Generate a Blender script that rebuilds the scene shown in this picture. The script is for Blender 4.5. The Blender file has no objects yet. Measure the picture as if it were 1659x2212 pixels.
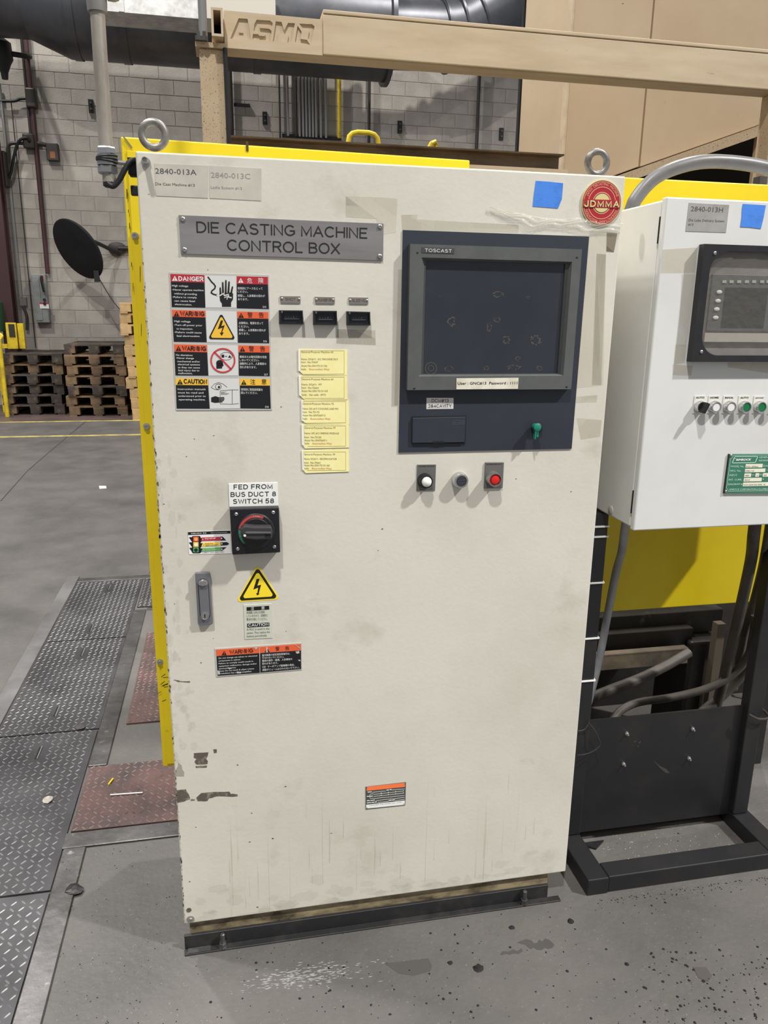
import bpy, math, random
from mathutils import Vector, Matrix
random.seed(7)
SC = bpy.context.scene
COL = SC.collection
# ------------------------------------------------------------------ camera
FPX, CX, CY = 1661.0, 829.5, 1106.0            # focal length in pixels for a 1659x2212 frame
def _rod(r):
    t = math.sqrt(sum(a*a for a in r)); k = Vector(r)/t
    return Matrix.Rotation(t, 3, k)
CAMROT = _rod((0.2574503, -0.2006080, -0.0124365)) @ Matrix(((1, 0, 0), (0, 0, -1), (0, 1, 0)))   # world -> camera (x right, y down, z forward)
CAMLOC = Vector((0.14950, -1.62590, 1.53934))
cd = bpy.data.cameras.new('camera'); cam = bpy.data.objects.new('camera', cd); COL.objects.link(cam)
cd.sensor_fit = 'VERTICAL'; cd.sensor_height = 36.0; cd.lens = FPX/2212*36.0
cd.clip_start = 0.05; cd.clip_end = 100
r0, r1, r2 = CAMROT[0], CAMROT[1], CAMROT[2]
m = Matrix((( r0[0], -r1[0], -r2[0], CAMLOC[0]), (r0[1], -r1[1], -r2[1], CAMLOC[1]), (r0[2], -r1[2], -r2[2], CAMLOC[2]), (0, 0, 0, 1)))
cam.matrix_world = m
SC.camera = cam
# ------------------------------------------------------------------ light
w = bpy.data.worlds.new('hall'); SC.world = w; w.use_nodes = True
w.node_tree.nodes['Background'].inputs[0].default_value = (0.93, 0.96, 1.0, 1)
w.node_tree.nodes['Background'].inputs[1].default_value = 0.36
def lamp(x, y, z, size, power, tx=None):
    l = bpy.data.lights.new('high_bay_light', 'AREA'); l.shape = 'DISK'; l.size = size; l.energy = power
    l.color = (1.0, 0.975, 0.92)
    o = bpy.data.objects.new('high_bay_light', l); COL.objects.link(o); o.location = (x, y, z)
    if tx: o.rotation_euler = (Vector(tx)-Vector((x, y, z))).to_track_quat('-Z', 'Y').to_euler()
    return o
lamp(-1.7, -5.4, 12.5, 0.5, 1450)
lamp(9.6, -5.4, 12.5, 0.5, 500)
l = bpy.data.lights.new('narrow_beam_light', 'SPOT'); l.energy = 9000; l.spot_size = math.radians(27); l.spot_blend = 1.0; l.shadow_soft_size = .25; l.color = (1.0, 0.985, 0.935)  # added spot, cone narrowed to brighten the lower cabinet and the floor before it
o = bpy.data.objects.new('narrow_beam_light', l); COL.objects.link(o); o.location = (9.6, -5.4, 12.5); o.rotation_euler = (Vector((1.35, -.5, -.1))-Vector((9.6, -5.4, 12.5))).to_track_quat('-Z', 'Y').to_euler()
lamp(-5.0, 2.5, 12.5, 0.5, 900)
lamp(4.5, 5.2, 12.5, 0.5, 900)
lamp(-4.2, 8.4, 12.5, 0.5, 900)
SC.view_settings.view_transform = 'Standard'; SC.view_settings.look = 'None'
SC.view_settings.gamma = 1.0; SC.view_settings.use_curve_mapping = False
SC.view_settings.exposure = 0.0
# ------------------------------------------------------------------ pixel helpers: a photo point met with a real plane
def ray(u, v):
    c = Vector(((u-CX)/FPX, (v-CY)/FPX, 1.0)); return CAMROT.transposed() @ c
def Q(u, v, Y=0.0):
    d = ray(u, v); return CAMLOC + d*((Y-CAMLOC[1])/d[1])
def G(u, v, Z=0.0):
    d = ray(u, v); return CAMLOC + d*((Z-CAMLOC[2])/d[2])
def QX(u, v, X):
    d = ray(u, v); return CAMLOC + d*((X-CAMLOC[0])/d[0])
def pix(p):
    q = CAMROT @ (Vector(p)-CAMLOC); return (CX+FPX*q[0]/q[2], CY+FPX*q[1]/q[2])
def view(x0, y0, s): return lambda x, y: (x0+x/s, y0+y/s)
V1 = view(0, 0, 2.9625); V2 = view(400, 0, 2.765); V3 = view(1000, 0, 2.5175); V4 = view(0, 400, 3.95); V5 = view(280, 400, 2.765)
V6 = view(840, 440, 2.9625); V7 = view(1300, 340, 2.571); V8 = view(340, 720, 3.072)
D1 = view(0, 1150, 3.6065); D2 = view(0, 1650, 3.6065); D3 = view(380, 1200, 4.879); D4 = view(1200, 1100, 3.614); D5 = view(1180, 1500, 3.4635)
D6 = view(340, 1550, 2.765); D7 = view(800, 1750, 1.9313)
E1 = view(780, 1680, 15.082); E2 = view(400, 1080, 7.541); E3 = view(1240, 380, 13.825); E4 = view(1550, 970, 15.22); E5 = view(480, 10, 6.9125)
E6 = view(880, 980, 6.9125); E7 = view(590, 630, 7.213); E8 = view(0, 0, 5.53)
# ------------------------------------------------------------------ materials
def lin(c):
    return tuple(((v/255)/12.92 if v/255 <= .04045 else ((v/255+.055)/1.055)**2.4) for v in c)
MATS = {}
def mat(name, rgb, rough=.6, metal=0., rgb2=None, scale=6., lo=.4, hi=.65, rgb3=None, scale3=60., lo3=.62, hi3=.7, bump=0., bscale=40., stretch=(1, 1, 1), coat=0., rough2=None, rnd=0., det=6.):
    if name in MATS: return MATS[name]
    M = bpy.data.materials.new(name); M.use_nodes = True; MATS[name] = M
    nt = M.node_tree; N = nt.nodes; L = nt.links; b = N['Principled BSDF']
    c = (*lin(rgb), 1)
    b.inputs['Base Color'].default_value = c; b.inputs['Roughness'].default_value = rough; b.inputs['Metallic'].default_value = metal
    b.inputs['Coat Weight'].default_value = coat
    tc = N.new('ShaderNodeTexCoord'); mp = N.new('ShaderNodeMapping'); L.new(tc.outputs['Object'], mp.inputs[0]); mp.inputs['Scale'].default_value = stretch
    out = None
    def layer(prev, col2, sc, lo_, hi_, seed):
        n = N.new('ShaderNodeTexNoise'); n.inputs['Scale'].default_value = sc; n.inputs['Detail'].default_value = det; n.inputs['Roughness'].default_value = .62
        n.noise_dimensions = '4D'; n.inputs['W'].default_value = seed
        L.new(mp.outputs[0], n.inputs['Vector'])
        r = N.new('ShaderNodeMapRange'); r.inputs[1].default_value = lo_; r.inputs[2].default_value = hi_; L.new(n.outputs[0], r.inputs[0])
        mx = N.new('ShaderNodeMix'); mx.data_type = 'RGBA'; L.new(r.outputs[0], mx.inputs[0])
        if prev is None: mx.inputs[6].default_value = c
        else: L.new(prev, mx.inputs[6])
        mx.inputs[7].default_value = (*lin(col2), 1)
        return mx.outputs[2], r.outputs[0]
    if rgb2:
        out, f = layer(None, rgb2, scale, lo, hi, 1.3)
        if rough2 is not None:
            rr = N.new('ShaderNodeMapRange'); rr.inputs[3].default_value = rough; rr.inputs[4].default_value = rough2; L.new(f, rr.inputs[0]); L.new(rr.outputs[0], b.inputs['Roughness'])
    if rgb3: out, f = layer(out, rgb3, scale3, lo3, hi3, 7.7)
    if rnd:
        oi = N.new('ShaderNodeObjectInfo'); hs = N.new('ShaderNodeHueSaturation'); r = N.new('ShaderNodeMapRange')
        r.inputs[3].default_value = 1-rnd; r.inputs[4].default_value = 1+rnd; L.new(oi.outputs['Random'], r.inputs[0]); L.new(r.outputs[0], hs.inputs['Value'])
        if out: L.new(out, hs.inputs['Color'])
        else: hs.inputs['Color'].default_value = c
        out = hs.outputs[0]
    if out: L.new(out, b.inputs['Base Color'])
    if bump:
        n = N.new('ShaderNodeTexNoise'); n.inputs['Scale'].default_value = bscale; n.inputs['Detail'].default_value = 5; L.new(mp.outputs[0], n.inputs['Vector'])
        bp = N.new('ShaderNodeBump'); bp.inputs['Strength'].default_value = 1; bp.inputs['Distance'].default_value = bump; L.new(n.outputs[0], bp.inputs['Height']); L.new(bp.outputs[0], b.inputs['Normal'])
    return M
def clear(name, rgb, alpha, rough=.2, bump=0., bscale=60.):
    M = mat(name, rgb, rough, bump=bump, bscale=bscale)
    M.node_tree.nodes['Principled BSDF'].inputs['Alpha'].default_value = alpha
    return M
# ------------------------------------------------------------------ mesh builder
_cap = {}
class MB:
    def __init__(s): s.v = []; s.f = []
    def add(s, vs, fs):
        n = len(s.v); s.v += [Vector(p) for p in vs]; s.f += [tuple(i+n for i in f) for f in fs]; return s
    def box(s, x0, x1, y0, y1, z0, z1, R=None, o=None):
        vs = [Vector((x, y, z)) for x in (x0, x1) for y in (y0, y1) for z in (z0, z1)]
        if R is not None: vs = [R @ (p-o)+o for p in vs]
        return s.add(vs, [(0, 1, 3, 2), (4, 6, 7, 5), (0, 4, 5, 1), (2, 3, 7, 6), (0, 2, 6, 4), (1, 5, 7, 3)])
    def prism(s, pts, vec):
        n = len(pts); a = [Vector(p) for p in pts]; b = [p+Vector(vec) for p in a]
        return s.add(a+b, [tuple(range(n)), tuple(range(2*n-1, n-1, -1))]+[(i, i+n, (i+1) % n+n, (i+1) % n) for i in range(n)])
    def pp(s, V, pts, Y=0., t=.001):                 # photo outline laid on the plane y=Y, t thick behind it
        P = [Q(*(V(*p) if V else p), Y) for p in pts]
        return s.prism(P, (0, t, 0))
    def gg(s, V, pts, Z=0., t=.002):                 # outline on the floor plane
        P = [G(*(V(*p) if V else p), Z) for p in pts]
        return s.prism(P, (0, 0, t))
    def ring(s, c, axis, prof, n=20, cap0=True, cap1=True, rot=0., sc=(1, 1)):   # lathe: prof = [(radius, along axis)]
        ax = Vector(axis).normalized(); up = Vector((0, 0, 1)) if abs(ax.z) < .9 else Vector((1, 0, 0))
        a = ax.cross(up).normalized(); b = ax.cross(a).normalized(); c = Vector(c)
        vs = []
        for r, h in prof:
            for i in range(n):
                t = 2*math.pi*i/n+rot; vs.append(c+ax*h+a*(r*sc[0]*math.cos(t))+b*(r*sc[1]*math.sin(t)))
        fs = [(j*n+i, j*n+(i+1) % n, (j+1)*n+(i+1) % n, (j+1)*n+i) for j in range(len(prof)-1) for i in range(n)]
        if cap0: fs.append(tuple(range(n-1, -1, -1)))
        if cap1: fs.append(tuple((len(prof)-1)*n+i for i in range(n)))
        return s.add(vs, fs)
    def cyl(s, p0, p1, r, r1=None, n=14):
        p0 = Vector(p0); p1 = Vector(p1); d = p1-p0
        return s.ring(p0, d, [(r, 0), (r if r1 is None else r1, d.length)], n)
    def tube(s, pts, r, n=10, smooth=True, closed=False):
        P = [Vector(p) for p in pts]
        if smooth and len(P) > 2:
            Z = []
            for i in range(len(P)-1):
                a = P[max(i-1, 0)]; b = P[i]; c = P[i+1]; d = P[min(i+2, len(P)-1)]
                for k in range(6):
                    t = k/6; Z.append(.5*((2*b)+(c-a)*t+(2*a-5*b+4*c-d)*t*t+(3*b-a-3*c+d)*t**3))
            Z.append(P[-1]); P = Z
        vs = []; fs = []; pu = None; m_ = len(P)
        for i, p in enumerate(P):
            d = ((P[(i+1) % m_]-P[i-1]) if closed else (P[min(i+1, m_-1)]-P[max(i-1, 0)])).normalized()
            u = (Vector((0, 0, 1)) if abs(d.z) < .9 else Vector((1, 0, 0))) if pu is None else pu
            u = (u-d*u.dot(d)).normalized(); pu = u; w_ = d.cross(u)
            rr = r[min(i, len(r)-1)] if isinstance(r, (list, tuple)) else r
            for k in range(n):
                t = 2*math.pi*k/n; vs.append(p+u*rr*math.cos(t)+w_*rr*math.sin(t))
        for i in range(m_ if closed else m_-1):
            j = (i+1) % m_
            for k in range(n): fs.append((i*n+k, i*n+(k+1) % n, j*n+(k+1) % n, j*n+k))
        if not closed: fs += [tuple(range(n-1, -1, -1)), tuple((m_-1)*n+k for k in range(n))]
        return s.add(vs, fs)
    def dome(s, c, axis, r, h, n=14):
        return s.ring(c, axis, [(r, 0), (r*.92, h*.45), (r*.7, h*.75), (r*.35, h*.95), (r*.05, h)], n)
    def frame(s, V, outer, inner, Yf, Yb, inner_b=None, Yib=None):  # front ring with outer side walls and sloping inner walls
        o = [Q(*V(*p), Yf) for p in outer]; i_ = [Q(*V(*p), Yf) for p in inner]
        ob = [Vector((p.x, Yb, p.z)) for p in o]
        ib = [Q(*V(*p), Yib) for p in inner_b] if inner_b else [Vector((p.x, Yb, p.z)) for p in i_]
        n = len(o); vs = o+i_+ob+ib; fs = []
        for k in range(n):
            j = (k+1) % n
            fs += [(k, j, n+j, n+k), (k, 2*n+k, 2*n+j, j), (n+k, n+j, 3*n+j, 3*n+k)]
        return s.add(vs, fs)
    def glyphs(s, txt, bold=0., shear=0., spacing=1.0):
        c = bpy.data.curves.new('t', 'FONT'); c.body = txt; c.resolution_u = 2; c.offset = bold; c.shear = shear; c.space_character = spacing; c.fill_mode = 'FRONT'
        o = bpy.data.objects.new('t', c); COL.objects.link(o)
        dg = bpy.context.evaluated_depsgraph_get(); me = bpy.data.meshes.new_from_object(o.evaluated_get(dg))
        vs = [v.co.copy() for v in me.vertices]; fs = [tuple(p.vertices) for p in me.polygons]
        bpy.data.objects.remove(o); bpy.data.curves.remove(c); bpy.data.meshes.remove(me)
        return vs, fs
    def text(s, V, txt, p0, p1, cap, Y=-.003, bold=0., shear=0., spacing=1.0, capu=.729):
        # baseline from photo point p0 to p1 on the plane y=Y, capital height in the same photo units
        vs, fs = s.glyphs(txt, bold, shear, spacing)
        if not vs: return s
        f = V or (lambda a, b: (a, b))
        A = Q(*f(*p0), Y); B = Q(*f(*p1), Y)
        mid = ((p0[0]+p1[0])/2, (p0[1]+p1[1])/2)
        hgt = (Q(*f(*mid), Y)-Q(*f(mid[0], mid[1]-cap), Y)).length
        U = B-A; W_ = U.length; U.normalize(); N_ = Vector((-U.z, 0, U.x))
        x0 = min(v.x for v in vs); x1 = max(v.x for v in vs)
        return s.add([A+U*((v.x-x0)/(x1-x0)*W_)+N_*(v.y/capu*hgt) for v in vs], fs)
    def arc(s, txt, c, R, a0, a1, h, Y, bold=0., inward=False, sc=(1, 1)):
        vs, fs = s.glyphs(txt, bold); x0 = min(v.x for v in vs); x1 = max(v.x for v in vs)
        out = []
        for v in vs:
            t = math.radians(a0+(a1-a0)*(v.x-x0)/(x1-x0)); rr = R+(-(v.y/.73)*h if inward else (v.y/.73)*h)
            out.append(Vector((c.x+rr*math.cos(t)*sc[0], Y, c.z+rr*math.sin(t)*sc[1])))
        return s.add(out, fs)
    def build(s, name, m_, parent=None, smooth=False, bevel=0., seg=2, auto=True):
        me = bpy.data.meshes.new(name); off = Vector((0, 0, 0))
        if parent is not None:
            r = parent
            while r.parent: r = r.parent
            off = r.location
        me.from_pydata([tuple(p-off) for p in s.v], [], s.f); me.validate()
        me.materials.append(m_)
        if smooth: me.polygons.foreach_set('use_smooth', [True]*len(me.polygons))
        o = bpy.data.objects.new(name, me); COL.objects.link(o)
        if parent is not None: o.parent = parent
        if smooth and auto:
            me.polygons.foreach_set('use_smooth', [True]*len(me.polygons))
            try:
                import bmesh
                bm = bmesh.new(); bm.from_mesh(me); bmesh.ops.recalc_face_normals(bm, faces=bm.faces)
                for e in bm.edges:
                    if len(e.link_faces) == 2 and e.calc_face_angle(0) > .6: e.smooth = False
                bm.to_mesh(me); bm.free()
            except Exception: pass
        if bevel:
            import bmesh
            bm = bmesh.new(); bm.from_mesh(me); bmesh.ops.remove_doubles(bm, verts=bm.verts, dist=1e-6); bmesh.ops.recalc_face_normals(bm, faces=bm.faces)
            es = [e for e in bm.edges if len(e.link_faces) == 2 and e.calc_face_angle(0) > .5]
            bmesh.ops.bevel(bm, geom=es, offset=bevel, segments=seg, profile=.5, affect='EDGES')
            bm.to_mesh(me); bm.free()
        return o
def tag(o, label=None, cat=None, group=None, kind=None):
    if label: o['label'] = label
    if cat: o['category'] = cat
    if group: o['group'] = group
    if kind: o['kind'] = kind
    return o
def thing(name, label, cat, loc, group=None):
    o = bpy.data.objects.new(name, None); COL.objects.link(o); o.location = loc; o.empty_display_size = .05
    return tag(o, label, cat, group)
def quad(x0, y0, x1, y1): return [(x0, y0), (x1, y0), (x1, y1), (x0, y1)]
def copy_tree(o, parent=None):
    c = o.copy(); COL.objects.link(c); c.parent = parent
    for ch in list(o.children): copy_tree(ch, c)
    return c
# ------------------------------------------------------------------ stroke lettering (capitals, digits): strokes in a box 1 high
def _a(cx, cy, rx, ry, a0, a1, n=10): return [(cx+rx*math.cos(math.radians(a0+(a1-a0)*k/n)), cy+ry*math.sin(math.radians(a0+(a1-a0)*k/n))) for k in range(n+1)]
SF = {
 'A': (.78, [[(0, 0), (.39, 1), (.78, 0)], [(.14, .34), (.64, .34)]]), 'B': (.66, [[(.36, .53), (0, .53), (0, 0), (.36, 0)]+_a(.38, .265, .28, .265, -90, 90), [(0, .53), (0, 1), (.34, 1)]+_a(.36, .765, .25, .235, 90, -90)]),
 'C': (.76, [_a(.42, .5, .42, .5, 48, 312, 18)]), 'D': (.72, [[(0, 0), (0, 1), (.28, 1)]+_a(.28, .5, .44, .5, 90, -90, 14)+[(0, 0)]]), 'E': (.6, [[(.6, 1), (0, 1), (0, 0), (.6, 0)], [(0, .52), (.52, .52)]]),
 'F': (.58, [[(.58, 1), (0, 1), (0, 0)], [(0, .5), (.5, .5)]]), 'G': (.8, [_a(.42, .5, .42, .5, 48, 325, 18)+[(.8, .2), (.8, .46), (.46, .46)]]), 'H': (.7, [[(0, 0), (0, 1)], [(.7, 0), (.7, 1)], [(0, .52), (.7, .52)]]),
 'I': (.0, [[(0, 0), (0, 1)]]), 'J': (.5, [[(.5, 1), (.5, .25)]+_a(.25, .25, .25, .25, 0, -180, 10)]), 'K': (.66, [[(0, 0), (0, 1)], [(.62, 1), (0, .36)], [(.24, .6), (.66, 0)]]), 'L': (.55, [[(0, 1), (0, 0), (.55, 0)]]),
 'M': (.82, [[(0, 0), (0, 1), (.41, .12), (.82, 1), (.82, 0)]]), 'N': (.7, [[(0, 0), (0, 1), (.7, 0), (.7, 1)]]), 'O': (.86, [_a(.43, .5, .43, .5, 0, 360, 24)]),
 'P': (.62, [[(0, 0), (0, 1), (.34, 1)]+_a(.34, .74, .28, .26, 90, -90)+[(0, .48)]]), 'Q': (.86, [_a(.43, .5, .43, .5, 0, 360, 24), [(.5, .28), (.86, -.04)]]), 'R': (.66, [[(0, 0), (0, 1), (.36, 1)]+_a(.36, .75, .28, .25, 90, -90)+[(0, .5)], [(.36, .5), (.66, 0)]]),
 'S': (.66, [_a(.33, .745, .30, .255, 40, 200, 10)+_a(.33, .27, .33, .27, 100, -145, 14)]), 'T': (.7, [[(0, 1), (.7, 1)], [(.35, 1), (.35, 0)]]), 'U': (.7, [[(0, 1), (0, .35)]+_a(.35, .35, .35, .35, 180, 360, 12)+[(.7, 1)]]),
 'V': (.74, [[(0, 1), (.37, 0), (.74, 1)]]), 'W': (1.05, [[(0, 1), (.26, 0), (.525, .92), (.79, 0), (1.05, 1)]]), 'X': (.7, [[(0, 0), (.7, 1)], [(0, 1), (.7, 0)]]), 'Y': (.72, [[(0, 1), (.36, .48), (.72, 1)], [(.36, .48), (.36, 0)]]), 'Z': (.64, [[(0, 1), (.64, 1), (0, 0), (.64, 0)]]),
 '0': (.6, [_a(.3, .5, .3, .5, 0, 360, 20)]), '1': (.3, [[(0, .78), (.26, 1), (.26, 0)]]), '2': (.6, [_a(.3, .72, .3, .28, 170, -40, 10)+[(0, 0), (.6, 0)]]), '3': (.6, [_a(.28, .745, .28, .255, 150, -80, 10), _a(.28, .27, .32, .27, 85, -150, 12)]),
 '4': (.64, [[(.48, 0), (.48, 1), (0, .28), (.64, .28)]]), '5': (.6, [[(.55, 1), (.08, 1), (.03, .53)]+_a(.28, .31, .31, .31, 130, -145, 12)]), '6': (.6, [_a(.3, .3, .3, .3, 0, 360, 16), _a(.46, .34, .46, .66, 180, 95, 8)]),
 '7': (.6, [[(0, 1), (.6, 1), (.2, 0)]]), '8': (.6, [_a(.3, .75, .25, .25, 0, 360, 14), _a(.3, .26, .3, .26, 0, 360, 16)]), '9': (.6, [_a(.3, .7, .3, .3, 0, 360, 16), _a(.14, .66, .46, .66, 0, -85, 8)]),
 '-': (.4, [[(0, .42), (.4, .42)]]), '&': (.75, [[(.72, 0), (.18, .72)]+_a(.34, .8, .18, .2, 200, -20, 8)+[(.1, .36)]+_a(.28, .26, .26, .26, 160, 320, 10)+[(.72, .5)]]),
 '#': (.7, [[(.15, 0), (.27, 1)], [(.43, 0), (.55, 1)], [(.02, .66), (.7, .66)], [(0, .32), (.68, .32)]]), '.': (.02, [[(0, 0), (.02, 0)]]), ':': (.02, [[(0, .05), (.02, .05)], [(0, .6), (.02, .6)]]), ',': (.05, [[(.05, .02), (0, -.15)]]), "'": (.02, [[(0, 1), (0, .8)]]), '/': (.4, [[(0, 0), (.4, 1)]]), '?': (0, [])}
def stext(b, V, txt, p0, p1, cap, wt, Y, gap=.26, shear=0., t=.0):
    f = V or (lambda a, c: (a, c))
    adv = 0; items = []
    for ch in txt:
        if ch == ' ': adv += .42; continue
        w_, st_ = SF[ch]; items.append((adv, st_)); adv += w_+gap
    total = adv-gap
    A = Q(*f(*p0), Y); B_ = Q(*f(*p1), Y); mx_, my_ = (p0[0]+p1[0])/2, (p0[1]+p1[1])/2
    h = (Q(*f(mx_, my_), Y)-Q(*f(mx_, my_-cap), Y)).length*(1-wt)
    U = B_-A; W_ = U.length; U.normalize(); N_ = Vector((-U.z, 0, U.x)); r_ = h*wt/2
    sx = (W_-2*r_)/total; O_ = A+U*r_+N_*r_
    k_ = 0
    for off, st_ in items:
        for pl in st_:
            P = [((off+x)*sx+y*h*shear, y*h) for x, y in pl]
            P = [P[0]]+[P[i] for i in range(1, len(P)) if math.hypot(P[i][0]-P[i-1][0], P[i][1]-P[i-1][1]) > 1e-6]
            n = len(P); closed = math.hypot(P[0][0]-P[-1][0], P[0][1]-P[-1][1]) < 1e-6 and n > 2
            if closed: P = P[:-1]; n -= 1
            vs = []
            for i in range(n):
                a = P[i-1] if (i or closed) else None; c = P[(i+1) % n] if (i < n-1 or closed) else None; p = P[i]
                def nd(u, v):
                    d = math.hypot(v[0]-u[0], v[1]-u[1]) or 1; return ((v[0]-u[0])/d, (v[1]-u[1])/d)
                d1 = nd(a, p) if a else nd(p, c); d2 = nd(p, c) if c else d1
                n1 = (-d1[1], d1[0]); n2 = (-d2[1], d2[0]); m_ = (n1[0]+n2[0], n1[1]+n2[1]); l2 = m_[0]**2+m_[1]**2
                if l2 < .12: m_ = n1; s_ = 1
                else: s_ = min(2/l2, 2.2)
                ex = (0, 0) if (a and c) else ((-d1[0]*r_*.8, -d1[1]*r_*.8) if not a else (d1[0]*r_*.8, d1[1]*r_*.8))
                for sg_ in (1, -1):
                    q = (p[0]+ex[0]+sg_*m_[0]*r_*s_, p[1]+ex[1]+sg_*m_[1]*r_*s_); vs.append(O_+U*q[0]+N_*q[1]-Vector((0, 1e-6*(k_ % 5), 0)))
            b.add(vs, [(2*i, 2*((i+1) % n), 2*((i+1) % n)+1, 2*i+1) for i in range(n if closed else n-1)])
            k_ += 1
    return b
# ------------------------------------------------------------------ materials used by the scene
CONC = mat('floor_concrete', (96, 93, 90), .62, rgb2=(76, 74, 73), scale=2.6, lo=.36, hi=.68, rgb3=(128, 123, 117), scale3=120, lo3=.6, hi3=.74, bump=.0015, bscale=60, rough2=.5)
MORTAR = mat('block_mortar', (158, 152, 144), .9)
BLOCK = mat('painted_block', (178, 171, 163), .8, rgb2=(152, 146, 139), scale=3, lo=.42, hi=.75, bump=.003, bscale=50, rnd=.05)
STEEL = mat('worn_floor_steel', (112, 110, 111), .42, .75, rgb2=(76, 74, 74), scale=5, rgb3=(150, 148, 150), scale3=30, bump=.001)
TREAD = mat('tread_plate_base', (82, 81, 84), .5, .55, rgb2=(56, 55, 58), scale=3.2, lo=.4, hi=.62, rgb3=(104, 103, 106), scale3=40)
LUG = mat('tread_plate_lugs', (150, 149, 150), .42, .55, rgb2=(96, 95, 96), scale=2.5, lo=.48, hi=.66)
TREADR = mat('tread_plate_red', (104, 79, 76), .55, .4, rgb2=(66, 60, 60), scale=6, lo=.42, hi=.66, rgb3=(130, 112, 108), scale3=30)
LUGR = mat('tread_lugs_red', (140, 126, 122), .45, .5, rgb2=(80, 70, 68), scale=7, lo=.46, hi=.62)
DUCT = mat('dark_duct_steel', (92, 93, 98), .4, .6, rgb2=(70, 71, 76), scale=1.5)
GALV = mat('galvanised_steel', (196, 196, 194), .4, .7, rgb2=(158, 158, 156), scale=8)
TAN = mat('tan_machine_paint', (206, 184, 154), .5, rgb2=(196, 172, 142), scale=1.6, rgb3=(150, 128, 104), scale3=14, lo3=.66, hi3=.82, bump=.0006, bscale=8)
TANB = mat('tan_beam_paint', (212, 192, 164), .5, rgb2=(198, 176, 148), scale=3, stretch=(1, 6, 6), rgb3=(120, 100, 82), scale3=14, lo3=.66, hi3=.8)
TANRUST = mat('tan_column_paint', (196, 176, 148), .55, rgb2=(184, 160, 130), scale=5, rgb3=(84, 66, 52), scale3=160, lo3=.58, hi3=.63)
BROWN = mat('grimy_brown_steel', (150, 130, 108), .6, rgb2=(104, 88, 72), scale=4, stretch=(1, 1, 5))
MAROON = mat('maroon_steel', (70, 42, 44), .6)
DARKPIPE = mat('dark_conduit', (62, 58, 56), .5, .3)
CONDUIT = mat('conduit_steel', (172, 170, 168), .32, .85)
BLACK = mat('black_paint', (30, 30, 32), .45, rgb2=(44, 42, 40), scale=12, lo=.5, hi=.75)
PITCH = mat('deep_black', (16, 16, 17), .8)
YEL = mat('yellow_guard_paint', (226, 201, 18), .45, rgb2=(216, 189, 14), scale=3, rgb3=(60, 52, 20), scale3=26, lo3=.70, hi3=.73, bump=.0004, bscale=12)
YELP = mat('yellow_pole_paint', (232, 204, 40), .5, rgb2=(190, 160, 40), scale=8)
GREYBOX = mat('grey_switch_enamel', (138, 142, 142), .45, rgb2=(120, 123, 124), scale=7)
OLDWOOD = mat('weathered_pallet_wood', (76, 68, 62), .85, rgb2=(46, 41, 38), scale=5, rgb3=(150, 122, 90), scale3=4, lo3=.55, hi3=.75, rnd=.25)
MIDWOOD = mat('worn_pallet_wood', (128, 104, 78), .85, rgb2=(70, 60, 52), scale=5, rnd=.3)
NEWWOOD = mat('fresh_pallet_wood', (196, 164, 118), .8, rgb2=(160, 128, 88), scale=5, rnd=.12)
RUBBER = mat('black_rubber', (18, 19, 22), .55)
WHITEP = mat('white_print', (238, 238, 234), .5)
BLACKP = mat('black_print', (18, 19, 22), .55)
# ------------------------------------------------------------------ setting
fl = MB().box(-9, 9, -5, 15, -.2, 0).build('floor', CONC); tag(fl, kind='structure')
WY = 11.5
wall = MB().box(-8, 9, WY+.005, WY+.25, 0, 7.6).build('wall_back', MORTAR); tag(wall, kind='structure')
bw, bh = .418, .2092
def blockmb(): return MB().box(-bw/2+.004, bw/2-.004, 0, .03, -bh/2+.004, bh/2-.004)
bme = blockmb().build('block', BLOCK, None, bevel=.003, seg=1)
bmesh_data = bme.data; bpy.data.objects.remove(bme)
jx = Q(183, 560, WY).x % bw
cand = []
rest = MB()
for k in range(36):
    zc = .003+bh*(k+.5)
    sh = jx + (bw/2 if k % 2 == 0 else 0) + bw/2
    for i in range(-20, 22):
        xc = sh+i*bw
        if xc < -7.9 or xc > 8.9 or zc > 7.5: continue
        u, v = pix((xc, WY, zc))
        vis = (-30 < u < 300 and 90 < v < 790) or (490 < u < 1240 and 120 < v < 350) or (860 < u < 1000 and -15 < v < 60)
        if vis: cand.append((xc, zc))
        else: rest.box(xc-bw/2+.006, xc+bw/2-.006, WY, WY+.03, zc-bh/2+.006, zc+bh/2-.006)
for xc, zc in cand[300:]: rest.box(xc-bw/2+.006, xc+bw/2-.006, WY, WY+.03, zc-bh/2+.006, zc+bh/2-.006)
for xc, zc in cand[:300]:
    o = bpy.data.objects.new('block', bmesh_data); COL.objects.link(o); o.parent = wall; o.location = (xc, WY+random.uniform(-.001, .001), zc)
o = rest.build('block_courses', BLOCK, wall); tag(o, kind='stuff')
# painted floor zone and lines
MAROONF = mat('maroon_floor_paint', (96, 78, 76), .5, rgb2=(70, 62, 60), scale=3)
YLINE = mat('yellow_line_paint', (196, 180, 96), .6, rgb2=(130, 122, 90), scale=8)
t = MB().box(-7, 6, 9.62, WY, 0, .002).build('trim_1', MAROONF); tag(t, kind='structure')
t = MB().box(-7, 6, 9.52, 9.60, 0, .0025).build('trim_2', YLINE); tag(t, kind='structure')
t = MB().box(-7, 6, 8.22, 8.31, 0, .0025).build('trim_3', YLINE); tag(t, kind='structure')
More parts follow.
